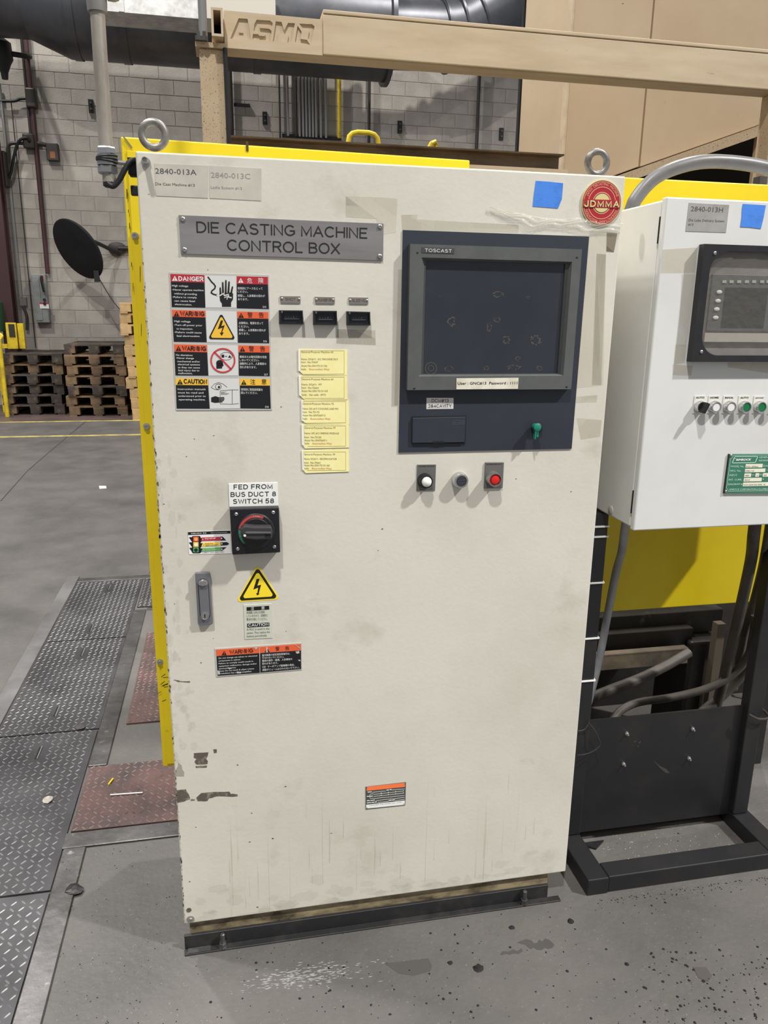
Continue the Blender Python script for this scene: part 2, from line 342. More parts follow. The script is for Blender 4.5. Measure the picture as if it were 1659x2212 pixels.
# ------------------------------------------------------------------ steel trench covers beside the cabinet
def tread(label, x0, x1, y0, y1, base=TREAD, lug=LUG, z=.006, slots=()):
    t = thing('tread_plate', label, 'floor plate', ((x0+x1)/2, (y0+y1)/2, 0), 'steel tread plates over the trench')
    MB().box(x0+.003, x1-.003, y0+.003, y1-.003, .0005, z).build('plate', base, t)
    P = .0235; b = MB(); nx = int((x1-x0-.02)/P); ny = int((y1-y0-.02)/P)
    for i in range(nx+1):
        for j in range(ny+1):
            x = x0+.014+i*P; y = y0+.014+j*P
            if any(sx0 < x < sx1 and sy0 < y < sy1 for sx0, sx1, sy0, sy1 in slots): continue
            a = math.radians(48 if (i+j) % 2 == 0 else -48)
            c, s_ = math.cos(a), math.sin(a); l, w_ = .0108, .0027
            vs = [(x+c*u-s_*v, y+s_*u+c*v, zz) for u, v, zz in ((-l, 0, z-.0002), (-l*.5, -w_, z-.0002), (l*.5, -w_, z-.0002), (l, 0, z-.0002), (l*.5, w_, z-.0002), (-l*.5, w_, z-.0002), (-l*.55, 0, z+.0018), (l*.55, 0, z+.0018))]
            b.add(vs, [(0, 1, 6), (1, 2, 7, 6), (2, 3, 7), (3, 4, 7), (4, 5, 6, 7), (5, 0, 6)])
    o = b.build('lugs', lug, t); tag(o, kind='stuff')
    for sx0, sx1, sy0, sy1 in slots:
        MB().box((sx0+sx1)/2-.004, (sx0+sx1)/2+.003, sy0+.025, sy1-.025, z, z+.0015).build('lift_slot', PITCH, t)
        MB().box((sx0+sx1)/2+.0032, (sx0+sx1)/2+.0062, sy0+.02, sy1-.02, z, z+.003).build('lift_bar', LUG, t)
    return t
sl = lambda u, v: (lambda g: (g.x-.016, g.x+.016, g.y-.062, g.y+.062))(G(u, v))
tread('grey tread plate farthest along the trench, two lift slots', -.73, -.362, 1.965, 2.805, slots=(sl(235, 1272), sl(197, 1360)))
tread('second grey tread plate from the far end with a rubber flap on it', -.73, -.362, 1.115, 1.962, slots=(sl(178, 1412), sl(122, 1540)))
tread('third grey tread plate from the far end with a paper scrap on it', -1.02, -.366, .268, 1.112, slots=(sl(83, 1630),))
tread('nearest grey tread plate at the bottom left corner', -1.10, -.366, -.60, .265)
tread('narrow grey tread strip beside the farthest plate and yellow guard', -.356, -.18, 2.35, 2.805)
tread('reddish tread plate half hidden behind the yellow guard', -.272, .12, 1.132, 2.0, TREADR, LUGR)
tread('reddish tread plate by the lower left cabinet corner', -.362, .12, .512, .862, TREADR, LUGR)
for n, (a, b_, c, d, h) in enumerate([(-.80, -.733, -.3, 2.91, .007), (-.365, -.303, .866, 2.31, .007), (-.30, -.10, 2.31, 2.345, .006), (-.372, -.02, .44, .508, .007), (-.366, -.303, -.9, .437, .007), (-.73, -.30, 2.81, 2.87, .005), (-.34, -.27, 2.9, 4.6, .004)]):
    if n == 0: o = MB().box(a, b_, 1.11, d, 0, h)
    else: o = MB().box(a, b_, c, d, 0, h)
    tag(o.build('trim_%d' % (n+4), STEEL if n else mat('bright_floor_strip', (132, 130, 132), .45, .5, rgb2=(104, 102, 104), scale=4, rgb3=(150, 110, 84), scale3=9, lo3=.72, hi3=.78), None, bevel=.002, seg=1), kind='structure')
# ------------------------------------------------------------------ pallets
def make_pallet(wood, name='wooden_pallet'):
    r = thing(name, 'x', 'pallet', (0, 0, 0))
    L_, W_ = 1.2, .8
    for y in (0, .2, .4, .6, .8, 1.0): MB().box(0, W_, y+.0, y+.145, .122, .144).build('deck_board', wood, r)
    for x in (0, .3275, .655): MB().box(x, x+.145, 0, L_, .10, .122).build('stringer_board', wood, r)
    for x in (0, .3275, .655):
        for y in (0, .5275, 1.055): MB().box(x+random.uniform(0, .006), x+.145, y-.002, y+.145, .022, .10).build('spacer_block', wood, r)
    for x in (0, .35, .70): MB().box(x, x+.10, 0, L_, 0, .022).build('bottom_board', wood, r)
    return r
PAL = {'o': make_pallet(OLDWOOD), 'm': make_pallet(MIDWOOD), 'n': make_pallet(NEWWOOD)}
used = set()
pos = ['bottom', 'second', 'third', 'fourth', 'fifth', 'sixth', 'seventh', 'eighth', 'ninth', 'tenth', 'eleventh']
def stack(x, y, n, kinds, where, group, jit, name):
    for k in range(n):
        kd = kinds[k % len(kinds)]
        if kd not in used: o = PAL[kd]; used.add(kd)
        else: o = copy_tree(PAL[kd])
        o.location = (x+jit[k], y+random.uniform(-.03, .03), .0022+k*.1445)
        p = ('top' if k == n-1 else pos[k]) 
        o['label'] = '%s %s of %s' % (p, name, where); o['group'] = group
stack(-2.96, 10.28, 6, 'oooomo', 'the six-high stack at far left', 'pallets in the left stack', [0, -.03, .01, .0, .02, .03], 'dark weathered pallet')
stack(-2.09, 10.06, 7, 'mmommmo', 'the seven-high middle stack', 'pallets in the middle stack', [.03, .0, .04, .02, .05, .03, .03], 'brown worn pallet')
stack(-1.165, 9.62, 11, 'n', 'the tall pale stack behind the yellow guard', 'pallets in the right stack', [.02, .01, .0, -.04, .0, -.01, -.03, -.02, -.06, -.06, -.05], 'pale new pallet')
# ------------------------------------------------------------------ things on the back wall
def vx(u, v, Y): return Q(u, v, Y)
def wallbox(name, label, cat, u0, v0, u1, v1, d, m_, extra=None):
    a = Q(u0, v0, WY-d); b = Q(u1, v1, WY-d)
    r = thing(name, label, cat, ((a.x+b.x)/2, WY-d/2, b.z))
    MB().box(a.x, b.x, WY-d, WY-.0005, b.z, a.z).build('enclosure', m_, r, bevel=.008)
    return r, a, b
r, a, b = wallbox('disconnect_switch', 'grey disconnect switch box on the block wall above the dark pallets', 'electrical box', 66, 592, 107, 697, .14, GREYBOX)
MB().box(a.x+.02, b.x-.09, WY-.15, WY-.139, b.z+.03, a.z-.03).build('cover', GREYBOX, r, bevel=.004)
hx = b.x-.05
MB().tube([(hx, WY-.15, a.z-.03), (hx, WY-.20, a.z-.08), (hx+.02, WY-.19, a.z-.26)], .016, 8).build('lever', BLACK, r, True)
MB().box(hx-.02, hx+.02, WY-.155, WY-.14, a.z-.10, a.z-.02).build('red_handle_tip', mat('red_plastic', (150, 30, 34), .4), r)
for z in (.28, .34): MB().cyl((hx+.01, WY-.14, b.z+z), (hx+.01, WY-.17, b.z+z), .022).build('button', BLACK, r, True)
MB().box(a.x+.09, a.x+.22, WY-.1525, WY-.15, b.z+.21, b.z+.30).build('warning_sticker', WHITEP, r)
MB().box(a.x+.09, a.x+.22, WY-.1535, WY-.1525, b.z+.275, b.z+.30).build('sticker_header', mat('red_print', (186, 44, 52), .5), r)
r, a, b = wallbox('junction_box', 'dark junction box with a small orange sticker beside the conduits', 'electrical box', 98, 308, 127, 347, .12, DARKPIPE)
MB().box(a.x+.05, a.x+.12, WY-.122, WY-.12, b.z+.03, b.z+.12).build('sticker', mat('orange_sticker', (150, 92, 52), .6), r)
r, a, b = wallbox('outlet_box', 'small square grey outlet box at the end of the thin conduit', 'electrical box', 40, 642, 58, 661, .07, mat('dull_grey', (128, 124, 122), .6))
MB().tube([(b.x-.06, WY-.05, b.z), (b.x-.02, WY-.06, b.z-.15), (b.x-.03, WY-.08, b.z-.36)], .022, 8).build('plug', DARKPIPE, r, True)
r, a, b = wallbox('breaker_box', 'dark electrical cabinet cut off by the left photo edge', 'electrical box', -60, 322, 17, 402, .25, DARKPIPE)
def conduit(label, pts, rad, m_=DARKPIPE, group=None, name='conduit', grp=None):
    o = MB().tube(pts, rad, 8).build(name, m_, None, True); return tag(o, label, 'pipe', group)
def vcond(u, v, z0, z1, rad, label, m_=DARKPIPE, Y=None, group=None, name='conduit'):
    Y = WY-.04-rad if Y is None else Y
    x = Q(u, v, Y).x; return tag(MB().cyl((x, Y, z0), (x, Y, z1), rad, n=12).build(name, m_, None, True), label, 'pipe', group)
zt = 6.3
vcond(103, 590, Q(103, 592, WY).z, 5.6, .032, 'dark wall conduit running up from the grey disconnect switch', MAROON)
vcond(62, 250, Q(62, 310, WY).z, 5.6, .019, 'thin dark conduit just left of the thick one')
vcond(56, 180, Q(55, 312, WY).z, 5.6, .018, 'leftmost thin dark conduit of the pair at far left')
vcond(46, 640, Q(48, 643, WY).z, 4.6, .02, 'pale thin conduit dropping to the small outlet box', CONDUIT)
vcond(27, 250, .9, 4.4, .007, 'thin cable running down the wall at far left', DARKPIPE, name='cable')
o = MB().box(*(lambda q: (q.x-.07, q.x+.07, WY-.14, WY-.003, q.z-.14, q.z+.12))(Q(70, 214, WY))).build('pull_box', DARKPIPE, None, bevel=.02); tag(o, 'dark conduit fitting where the horizontal cable meets the conduits', 'fitting')
o = MB().box(*(lambda q: (q.x-.08, q.x+.08, WY-.14, WY-.003, q.z-.1, q.z+.1))(Q(66, 308, WY))).build('pull_box', DARKPIPE, None, bevel=.02); tag(o, 'dark conduit fitting left of the junction box', 'fitting')
Yc = WY-.15
o = MB().cyl(Q(72, 308, WY-.06), Q(99, 313, WY-.06), .03).build('conduit_nipple', DARKPIPE, None, True); tag(o, 'short dark nipple between fitting and junction box', 'pipe')
conduit('black cable looping from the far left cabinet to the fitting', [Q(18, 385, Yc), Q(24, 372, Yc), Q(32, 330, Yc), Q(42, 304, Yc), Q(58, 298, Yc), Q(64, 306, Yc)], .022, RUBBER, name='cable')
conduit('dark rigid pipe bending down left of the fitting', [Q(17, 350, WY-.1), Q(17, 320, WY-.1), Q(22, 311, WY-.1), Q(34, 309, WY-.1), Q(62, 310, WY-.1)], .026, name='conduit')
conduit('dark cable hung across the wall above the left cabinet', [Q(-10, 218, WY-.06), Q(30, 218, WY-.06), Q(45, 213, WY-.06), Q(66, 213, WY-.06)], .022, RUBBER, name='cable')
q = Q(6, 122, 10.9)
r = thing('pipe_valve', 'dark valve body on a pipe at the left photo edge below the duct', 'valve', (q.x, 10.9, q.z))
MB().ring((q.x, 10.9, q.z+.22), (0, 0, -1), [(.05, 0), (.12, .05), (.13, .25), (.09, .32), (.05, .42), (.04, .5)], 20).build('valve_body', RUBBER, r, True)
MB().tube([(q.x, 10.9, q.z+.05), (q.x+.3, 11.0, q.z+.05), Q(62, 122, WY-.1)], .035, 8).build('branch_pipe', RUBBER, r, True)
MB().cyl((q.x, 10.9, q.z+.2), (q.x, 10.9, 6.2), .03).build('drop_pipe', DARKPIPE, r, True)
x0 = Q(-8, 430, 10.9).x; x1 = Q(3, 430, 10.9).x
r = thing('steel_column', 'dark maroon steel column at the left photo edge', 'column', (x0, 10.9, 0))
MB().box(x0-.1, x1, 10.88, 10.9, 0, 4.2).build('flange', MAROON, r)
MB().box(x0, x0+.03, 10.9, 11.15, 0, 4.2).build('web', MAROON, r)
MB().box(x0-.1, x1, 11.15, 11.17, 0, 4.2).build('back_flange', MAROON, r)
for u, v in ((197, 230), (572, 256), (863, 275), (1082, 290)):
    q = Q(u, v, WY)
    lb = {197: 'dark wall bracket left of the hanging conduit pole', 572: 'dark wall bracket right of the tan column', 863: 'dark wall bracket between the thin wall pipes', 1082: 'dark wall bracket near the right pipe bundle'}[u]
    r = thing('wall_bracket', lb, 'bracket', (q.x, WY, q.z), 'wall brackets')
    MB().box(q.x-.035, q.x+.035, WY-.03, WY-.001, q.z-.09, q.z+.09).build('channel', BLACK, r)
    for z in (-.04, .04): MB().cyl((q.x, WY-.03, q.z+z), (q.x, WY-.05, q.z+z), .014).build('bolt', STEEL, r)
# wall pipe bundles
zr = Q(700, 291, WY).z
ORD = ['leftmost', 'second', 'third', 'fourth', 'fifth', 'sixth', 'seventh', 'eighth', 'ninth', 'last']
def bundle(us, v, label, group, dark):
    for i, u in enumerate(us):
        vcond(u, v, zr-.06, zt, .0215, ORD[i]+' '+label, CONDUIT if not dark[i] else DARKPIPE, group=group)
bundle([622, 640, 647, 655, 662, 669, 676, 683, 693, 704], 280, 'vertical pipe counted from left in the left wall bundle', 'pipes of the left bundle', [0, 1, 0, 0, 0, 0, 0, 0, 0, 0])
zr2 = Q(1180, 325, WY).z
for i, u in enumerate([1152, 1160, 1170, 1178, 1186, 1193, 1199, 1205, 1211, 1217]):
    vcond(u, 300, zr2-.05, zt, .021, ORD[i]+' vertical pipe counted from left in the bundle beside the hood', CONDUIT if i % 3 else DARKPIPE, group='pipes of the right bundle')
vcond(733, 290, zr-.05, zt, .03, 'yellow vertical pipe right of the left bundle', YELP, name='gas_pipe')
vcond(797, 290, 2.5, zt, .024, 'thin dark pipe right of the yellow pipe')
vcond(1030, 300, 2.5, zt, .028, 'thin dark pipe between the two bundles')
vcond(605, 280, 2.5, zt, .014, 'slim dark cable left of the left bundle', name='cable')
a = Q(610, 287, WY-.08); b = Q(738, 300, WY-.08)
o = MB().box(a.x, b.x, WY-.036, WY-.001, a.z-.05, a.z).build('strut_channel', BLACK, None); tag(o, 'dark strut channel clamping the left pipe bundle', 'bracket')
a = Q(1148, 325, WY-.08); b = Q(1222, 333, WY-.08)
o = MB().box(a.x, b.x+.3, WY-.036, WY-.001, a.z-.05, a.z).build('strut_channel', BLACK, None); tag(o, 'dark strut channel clamping the right pipe bundle', 'bracket')
a = Q(505, 226, WY-.03); b = Q(540, 231, WY-.03)
o = MB().box(a.x, b.x, WY-.05, WY-.001, b.z, a.z+.02).build('slotted_channel', BLACK, None); tag(o, 'short slotted channel beside the tan column', 'bracket')
vcond(500, 250, 2.3, 5.2, .03, 'dark conduit beside the slotted channel')
# wall fan
fc = Q(166, 540, 10.75); rx, rz = .50, .50
r = thing('wall_fan', 'large round black wall fan tilted above the pallets', 'fan', (fc.x, WY, fc.z))
d_ = ray(166, 540).normalized(); right = (CAMROT.transposed() @ Vector((1, 0, 0))); right = (right-d_*right.dot(d_)).normalized(); dn_ = d_.cross(right)
if (CAMROT @ dn_).y < 0: dn_ = -dn_
nrm = (d_*-.55+(right*-.87+dn_*.50)*.835).normalized()
FANM = mat('fan_black', (16, 17, 22), .7, rgb2=(26, 26, 30), scale=5)
MB().ring(fc-nrm*.05, nrm, [(.35, -.03), (.435, 0), (.448, .015), (.448, .035), (.442, .042), (.43, .045), (.12, .04), (.01, .03)], 48).build('fan_cover', FANM, r, True)
MB().tube([fc-nrm*.022+((nrm.cross(Vector((0, 0, 1))).normalized())*math.cos(t)+(nrm.cross(nrm.cross(Vector((0, 0, 1))).normalized()))*math.sin(t))*.445 for t in [2*math.pi*k/40 for k in range(40)]], .009, 6, False, True).build('rim_band', BLACK, r, True)
MB().tube([fc-nrm*.1, fc-nrm*.3+Vector((0, .1, 0)), (fc.x+.5, WY-.02, fc.z)], .03, 8).build('mounting_arm', BLACK, r, True)
a = Q(212, 600, 10.75)
MB().box(a.x-.05, a.x+.02, 10.70, 10.78, a.z-.06, a.z+.1).build('bracket', BLACK, r)
conduit('thin taut cable slanting from the black fan to the pale pallets', [Q(212, 598, 10.75), Q(241, 646, 10.7), Q(272, 684, 10.64)], .008, DARKPIPE, name='stay_cable')
q0 = Q(234, 535, WY-.1); q1 = Q(284, 536, WY-.1)
r = thing('mounting_bracket', 'dark paddle-shaped bracket on the wall right of the fan', 'bracket', (q0.x, WY, q0.z))
MB().ring((q0.x+.12, WY-.005, q0.z), (0, -1, 0), [(.10, 0), (.10, .04), (.06, .06)], 20, sc=(1.4, .9)).build('plate', DARKPIPE, r, True)
MB().cyl((q0.x+.14, WY-.05, q0.z), (q1.x+.5, WY-.05, q1.z), .035).build('arm', DARKPIPE, r, True)
# yellow guard at far left
YG = 10.6
a = Q(11, 697, YG); b = Q(48, 697, YG)
r = thing('yellow_guard_post', 'yellow steel guard frame above the dark pallets at far left', 'guard', (a.x, YG, 0))
MB().box(a.x, b.x-.09, YG, YG+.04, .92, a.z).build('guard_plate', YELP, r, bevel=.005)
MB().box(b.x-.085, b.x, YG+.041, YG+.12, .92, a.z-.01).build('post', YELP, r, bevel=.005)
MB().box(-3.08, -3.03, YG, YG+.05, .0, 1.0).build('leg', YELP, r)
MB().box(-3.029, a.x-.001, YG, YG+.04, .93, .99).build('cross_bar', YELP, r)
MB().box(a.x+.04, a.x+.12, YG-.01, YG, a.z-.2, a.z-.02).build('opening', DARKPIPE, r)
q = Q(3, 735, 10.12); qf = Q(17, 868, 10.12)
r = thing('yellow_rail', 'slim yellow guard rail at the left photo edge', 'guard', (q.x, 10.12, 0))
MB().cyl((q.x-.03, 10.12, .0), (q.x-.03, 10.12, q.z), .03).build('post', YELP, r, True)
MB().tube([(q.x-.03, 10.12, q.z), (q.x-.03, 10.15, q.z+.08), (q.x-.5, 10.12, q.z+.1)], .025, 8).build('rail', YELP, r, True)
q = Q(7, 670, 11.0)
o = MB().box(q.x-.25, q.x+.03, 10.6, 11.0, q.z-.3, q.z+.12).build('green_panel', mat('green_dark', (60, 120, 84), .5), None, bevel=.01); 
tag(o, 'small green panel at the left photo edge above the yellow rail', 'panel')
# ------------------------------------------------------------------ ducts
Yd = 10.35
zb = Q(330, 134, Yd-.1).z
R1 = .60; zc = zb+R1
xa = Q(152, 127, Yd).x; xb = Q(66, 98, Yd).x; xf = Q(838, 157, Yd).x
r = thing('ventilation_duct', 'very large dark round ventilation duct along the back wall', 'duct', (0, Yd, zc))
R0 = .44; zc0 = Q(40, 95, Yd-.1).z+R0+.05
def cylx(b, x0, x1, r0, r1, za, zz, n=40):
    vs = []
    for x, rr, zq in ((x0, r0, za), (x1, r1, zz)):
        for i in range(n):
            t = 2*math.pi*i/n; vs.append((x, Yd+rr*math.cos(t), zq+rr*math.sin(t)))
    return b.add(vs, [(i, (i+1) % n, n+(i+1) % n, n+i) for i in range(n)])
cylx(MB(), xa, xf, R1, R1, zc, zc).build('main_tube', DUCT, r, True)
cylx(MB(), xb, xa, R0, R1, zc0+.05, zc).build('reducer', DUCT, r, True)
cylx(MB(), -8, xb, R0, R0, zc0+.05, zc0+.05).build('left_tube', DUCT, r, True)
for u in (262, 150, 560):
    x = Q(u, 80, Yd-.6).x; cylx(MB(), x-.05, x+.05, R1+.012, R1+.012, zc, zc).build('joint_band', DUCT, r, True)
b = MB(); cylx(b, xf-.06, xf, R1+.06, R1+.06, zc, zc); cylx(b, xf, xf+.001, R1+.06, .3, zc, zc); cylx(b, xf-.06, xf-.061, R1+.06, .3, zc, zc); b.build('end_flange', DUCT, r, True)
R2 = .44; za_ = zc-.02
x2 = Q(955, 80, Yd).x
cylx(MB(), xf, x2, R2, R2, za_+.02, za_+.05).build('right_tube', DUCT, r, True)
pts = [(x2, Yd, za_+.05), (x2+.35, Yd, za_+.14), (x2+.8, Yd, za_+.42), (x2+1.9, Yd-.1, za_+1.05), (x2+2.5, Yd-.1, za_+1.3)]
MB().tube(pts, .47, 32).build('elbow', DUCT, r, True)
for k in (0.02, .3, .62):
    p = Vector(pts[0]).lerp(Vector(pts[2]), k)
    MB().ring(p, (1, 0, .15+.4*k), [(.485, -.015), (.485, .015)], 32).build('joint_band', DUCT, r, True)
# bright box duct in front of it
Yg = 8.6
a = Q(236, 24, Yg); b = Q(596, 48, Yg)
r = thing('rectangular_duct', 'bright galvanised rectangular duct crossing behind the tan column', 'duct', (a.x, Yg, a.z))
MB().box(a.x-.1, Q(431, 30, Yg).x, Yg, Yg+.5, a.z, a.z+.9).build('left_section', GALV, r)
MB().box(Q(431, 30, Yg).x+.01, b.x, Yg+.02, Yg+.5, a.z+.02, a.z+.9).build('right_section', mat('pale_sheet', (205, 198, 186), .5), r)
xq = Q(262, 15, Yg).x
MB().box(xq-.03, xq+.03, Yg-.02, Yg, a.z, a.z+.9).build('seam_strip', GALV, r)
# ------------------------------------------------------------------ tan machine frame
YB = 1.5
zb0 = Q(485, 103, YB).z; zt0 = Q(485, 22, YB).z; xl = Q(484, 60, YB).x
r = thing('machine_gantry', 'tan steel gantry frame with engraved lettering spanning behind the cabinet', 'machine frame', (Q(460, 300, YB).x, YB, 0))
xs = Q(697, 80, YB).x
zt1 = Q(700, 31, YB).z
def curve_plate(outlines, Y, t):
    c = bpy.data.curves.new('c', 'CURVE'); c.dimensions = '2D'; c.fill_mode = 'BOTH'; c.extrude = t/2
    for pl in outlines:
        s = c.splines.new('POLY'); s.points.add(len(pl)-1); s.use_cyclic_u = True
        for i, p in enumerate(pl): s.points[i].co = (p[0], p[1], 0, 1)
    o = bpy.data.objects.new('c', c); COL.objects.link(o)
    dg = bpy.context.evaluated_depsgraph_get(); me = bpy.data.meshes.new_from_object(o.evaluated_get(dg))
    b = MB().add([(v.co.x, Y+t/2-v.co.z, v.co.y) for v in me.vertices], [tuple(p.vertices) for p in me.polygons])
    bpy.data.objects.remove(o); bpy.data.curves.remove(c); bpy.data.meshes.remove(me)
    return b
A_ = [(120, 505), (245, 203), (378, 212), (436, 525), (372, 525), (340, 462), (235, 458), (200, 515)]
A_in = [(262, 382), (305, 388), (318, 425), (250, 420)]
S_ = [(515, 225), (715, 238), (752, 272), (748, 318), (572, 315), (562, 348), (700, 360), (735, 392), (722, 548), (470, 530), (450, 500), (460, 437), (540, 442), (550, 465), (638, 470), (648, 440), (630, 420), (500, 410), (470, 385), (480, 290)]
M_ = [(755, 550), (800, 250), (885, 258), (922, 388), (985, 272), (1085, 278), (1035, 572), (972, 568), (990, 450), (930, 562), (885, 556), (850, 430), (820, 552)]
O1 = [(1085, 545), (1125, 315), (1185, 400), (1170, 512), (1265, 525), (1312, 598), (1110, 585)]
O2 = [(1150, 283), (1340, 292), (1378, 325), (1332, 580), (1280, 500), (1300, 380), (1215, 372)]
fp = lambda pl: [(Q(*E5(*p), YB).x, Q(*E5(*p), YB).z) for p in pl]
outer = [(xl, zb0), (xs, zb0), (xs, zt0-.002), (xl, zt0)]
curve_plate([outer]+[fp(x) for x in (A_, A_in, S_, M_, O1, O2)], YB, .007).build('lettered_plate', TANB, r)
MB().box(xl, 3.4, YB+.0075, YB+.1, zb0, zt0-.001).build('beam', TANB, r)
MB().box(xs+.001, 3.4, YB-.006, YB+.007, zb0+.001, zt1).build('beam_cover', TANB, r, bevel=.004)
MB().box(xs+.001, 3.4, YB-.009, YB+.1, zt1+.0005, zt1+.014).build('top_lip', TANB, r, bevel=.003)
# open square tube end left of the plate
a = Q(455, 14, YB-.05); b = Q(480, 92, YB-.05)
bt = MB(); xA, xB = a.x, xl-.003
zA, zB_ = zb0+.02, zt0-.01
bt.box(xA, xA+.008, YB-.05, YB+.4, zA, zB_).box(xB-.008, xB, YB-.05, YB+.4, zA, zB_).box(xA+.008, xB-.008, YB-.05, YB+.4, zA, zA+.008).box(xA+.008, xB-.008, YB-.05, YB+.4, zB_-.008, zB_)
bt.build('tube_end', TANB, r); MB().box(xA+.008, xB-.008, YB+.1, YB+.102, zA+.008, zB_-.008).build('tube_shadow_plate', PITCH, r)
ca, cb = Q(430, 110, YB).x, Q(486, 110, YB).x
MB().box(ca, cb, YB, YB+.1, 0, zb0-.006).build('column', TANRUST, r, bevel=.006)
MB().box(ca-.012, cb+.004, YB-.012, YB+.11, zb0-.006, zb0+.010).build('cap_plate', TANRUST, r)
for x in (ca+.0, ca+.02): MB().ring((x, YB-.02, zb0+.010), (0, 0, 1), [(.013, 0), (.013, .014), (.007, .015), (.007, .03)], 6).build('bolt', STEEL, r)
# second gantry post at far right
rr_ = Q(1646, 300, YB).x+.045
MB().box(rr_, rr_+.12, YB+.01, YB+.1, 0, zb0).build('right_column', TANRUST, r, bevel=.005)
tag(MB().cyl(Q(437, 20, 1.66)-Vector((0, 0, .12)), Q(437, 20, 1.66)+Vector((0, 0, .9)), .016).build('conduit', CONDUIT, None, True), 'bright conduit rising behind the top of the tan column', 'pipe')
q = Q(492, 200, YB-.03); tag(MB().tube([(q.x, YB-.012, 1.9), (q.x-.002, YB-.012, 2.1), (q.x-.004, YB-.012, zb0-.005)], .008, 8).build('cable', BLACK, None, True), 'black cable down the right side of the tan column', 'cable')
# brown I beam
za, zb_ = Q(500, 292, YB+.25).z, Q(500, 314, YB+.25).z-.02
r = thing('steel_girder', 'grimy brown steel girder running behind the yellow guard', 'beam', (.2, YB+.25, za))
xg = Q(488, 300, YB+.25).x; xh = Q(1218, 350, YB+.25).x
MB().box(xg, xh, YB+.25, YB+.37, za-.006, za).build('top_flange', BROWN, r)
MB().box(xg, xh, YB+.305, YB+.315, za-.10, za-.006).build('web', BROWN, r)
MB().box(xg, xh, YB+.25, YB+.37, za-.106, za-.10).build('bottom_flange', BROWN, r)
MB().box(xg, xh, YB+.20, YB+.24, za-.16, za-.07).build('tan_ledge', TANB, r)
# hoops
for (u0, v0, u1, v1, lb) in ((752, 300, 818, 305, 'yellow tube handrail loop above the brown girder'), (926, 312, 944, 318, 'small yellow rail end above the brown girder')):
    Yh = 2.6; p0 = Q(u0, v0, Yh); p1 = Q(u1, v1, Yh)
    if u1-u0 > 40: P = [(p0.x, Yh, 0), (p0.x, Yh, p0.z-.02), (p0.x+.006, Yh, p0.z+.012), (p0.x+.022, Yh, p0.z+.027), (p0.x+.05, Yh, p0.z+.034), (p1.x-.05, Yh, p0.z+.034), (p1.x-.022, Yh, p0.z+.027), (p1.x-.006, Yh, p0.z+.012), (p1.x, Yh, p0.z-.02), (p1.x, Yh, 0)]
    else: P = [(p0.x, Yh, 0), (p0.x, Yh, p0.z-.02), (p0.x+.015, Yh, p0.z+.006), (p1.x-.01, Yh+.01, p0.z+.016), (p1.x, Yh+.02, p0.z), (p1.x, Yh+.02, 0)]
    o = MB().tube(P, .0125, 10, False).build('handrail', YELP, None, True)
    tag(o, lb, 'handrail')
# hood
YH = 1.95
hl = Q(1243, 0, YH).x; hs = Q(1412, 20, YH).x; hr = 4.2
zs0 = Q(1330, 378, YH).z; sA = Q(1325, 380, YH); sB = Q(1640, 270, YH)
sl_ = (sB.z-sA.z)/(sB.x-sA.x); zl = Q(1218, 385, YH).z-.12
r = thing('machine_hood', 'large tan sheet metal machine hood towering at the right', 'machine hood', (hl, YH, 0))
ztop = 4.0
kx = lambda x: sA.z+sl_*(x-sA.x)
MB().prism([(hl, YH, zl), (sA.x, YH, zl), (sA.x, YH, sA.z), (hs-.004, YH, kx(hs)), (hs-.004, YH, ztop), (hl, YH, ztop)], (0, .03, 0)).build('panel', TAN, r, bevel=.003)
MB().prism([(hs+.004, YH, kx(hs)), (sB.x, YH, sB.z), (sB.x, YH, ztop), (hs+.004, YH, ztop)], (0, .03, 0)).build('panel', TAN, r, bevel=.003)
MB().box(sB.x+.003, hr, YH-.004, YH+.03, 1.0, ztop).build('panel', TAN, r, bevel=.003)
MB().prism([(sA.x+.01, YH-.02, sA.z-.002), (sB.x, YH-.02, sB.z-.002), (sB.x, YH-.02, sB.z-.05), (sA.x+.01, YH-.02, sA.z-.045)], (0, .03, 0)).build('sloping_flange', TANRUST, r)
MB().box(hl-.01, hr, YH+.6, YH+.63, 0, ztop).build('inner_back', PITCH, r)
MB().box(hl-.004, hl+.02, YH+.0305, YH+.59, zl, ztop).build('side_panel', TAN, r)
MB().box(hl-.014, hl-.005, YH-.01, YH+.04, zl, ztop).build('edge_strip', TANB, r)
# ------------------------------------------------------------------ main control cabinet
H0, H1 = .078, 1.821
CAB = mat('cream_cabinet_enamel', (212, 208, 197), .45, rgb2=(200, 195, 183), scale=2.2, lo=.42, hi=.68, rgb3=(150, 138, 120), scale3=5, lo3=.58, hi3=.98, bump=.0003, bscale=90, rough2=.5)
CABE = mat('scuffed_cabinet_edge', (176, 166, 148), .55, rgb2=(92, 78, 66), scale=26, lo=.48, hi=.58)
PLINTH = mat('grimy_plinth_paint', (150, 136, 106), .6, rgb2=(64, 54, 40), scale=9, lo=.42, hi=.62, stretch=(1, 1, 2))
CHANNEL = mat('black_channel_steel', (34, 34, 36), .42, rgb2=(66, 64, 60), scale=9, lo=.5, hi=.8)
ZINC = mat('zinc_fastener', (178, 176, 172), .35, .8)
IRON = mat('cast_eye_steel', (142, 138, 134), .45, .6, rgb2=(98, 94, 90), scale=30)
RUST = mat('bare_rusty_metal', (92, 82, 74), .7, rgb2=(140, 130, 118), scale=60, lo=.5, hi=.62, det=8)
cab = thing('control_cabinet', 'tall cream steel control cabinet filling the middle of the photo', 'cabinet', (.5, .0, 0))
MB().box(.004, .996, .026, .36, H0, H1-.006).build('body', CAB, cab, bevel=.004)
MB().box(0, 1, 0, .022, H0, H1).build('door', CAB, cab, bevel=.0035, seg=3)
MB().box(.002, .998, .0225, .0255, H0+.003, H1-.004).build('door_gasket', PITCH, cab)
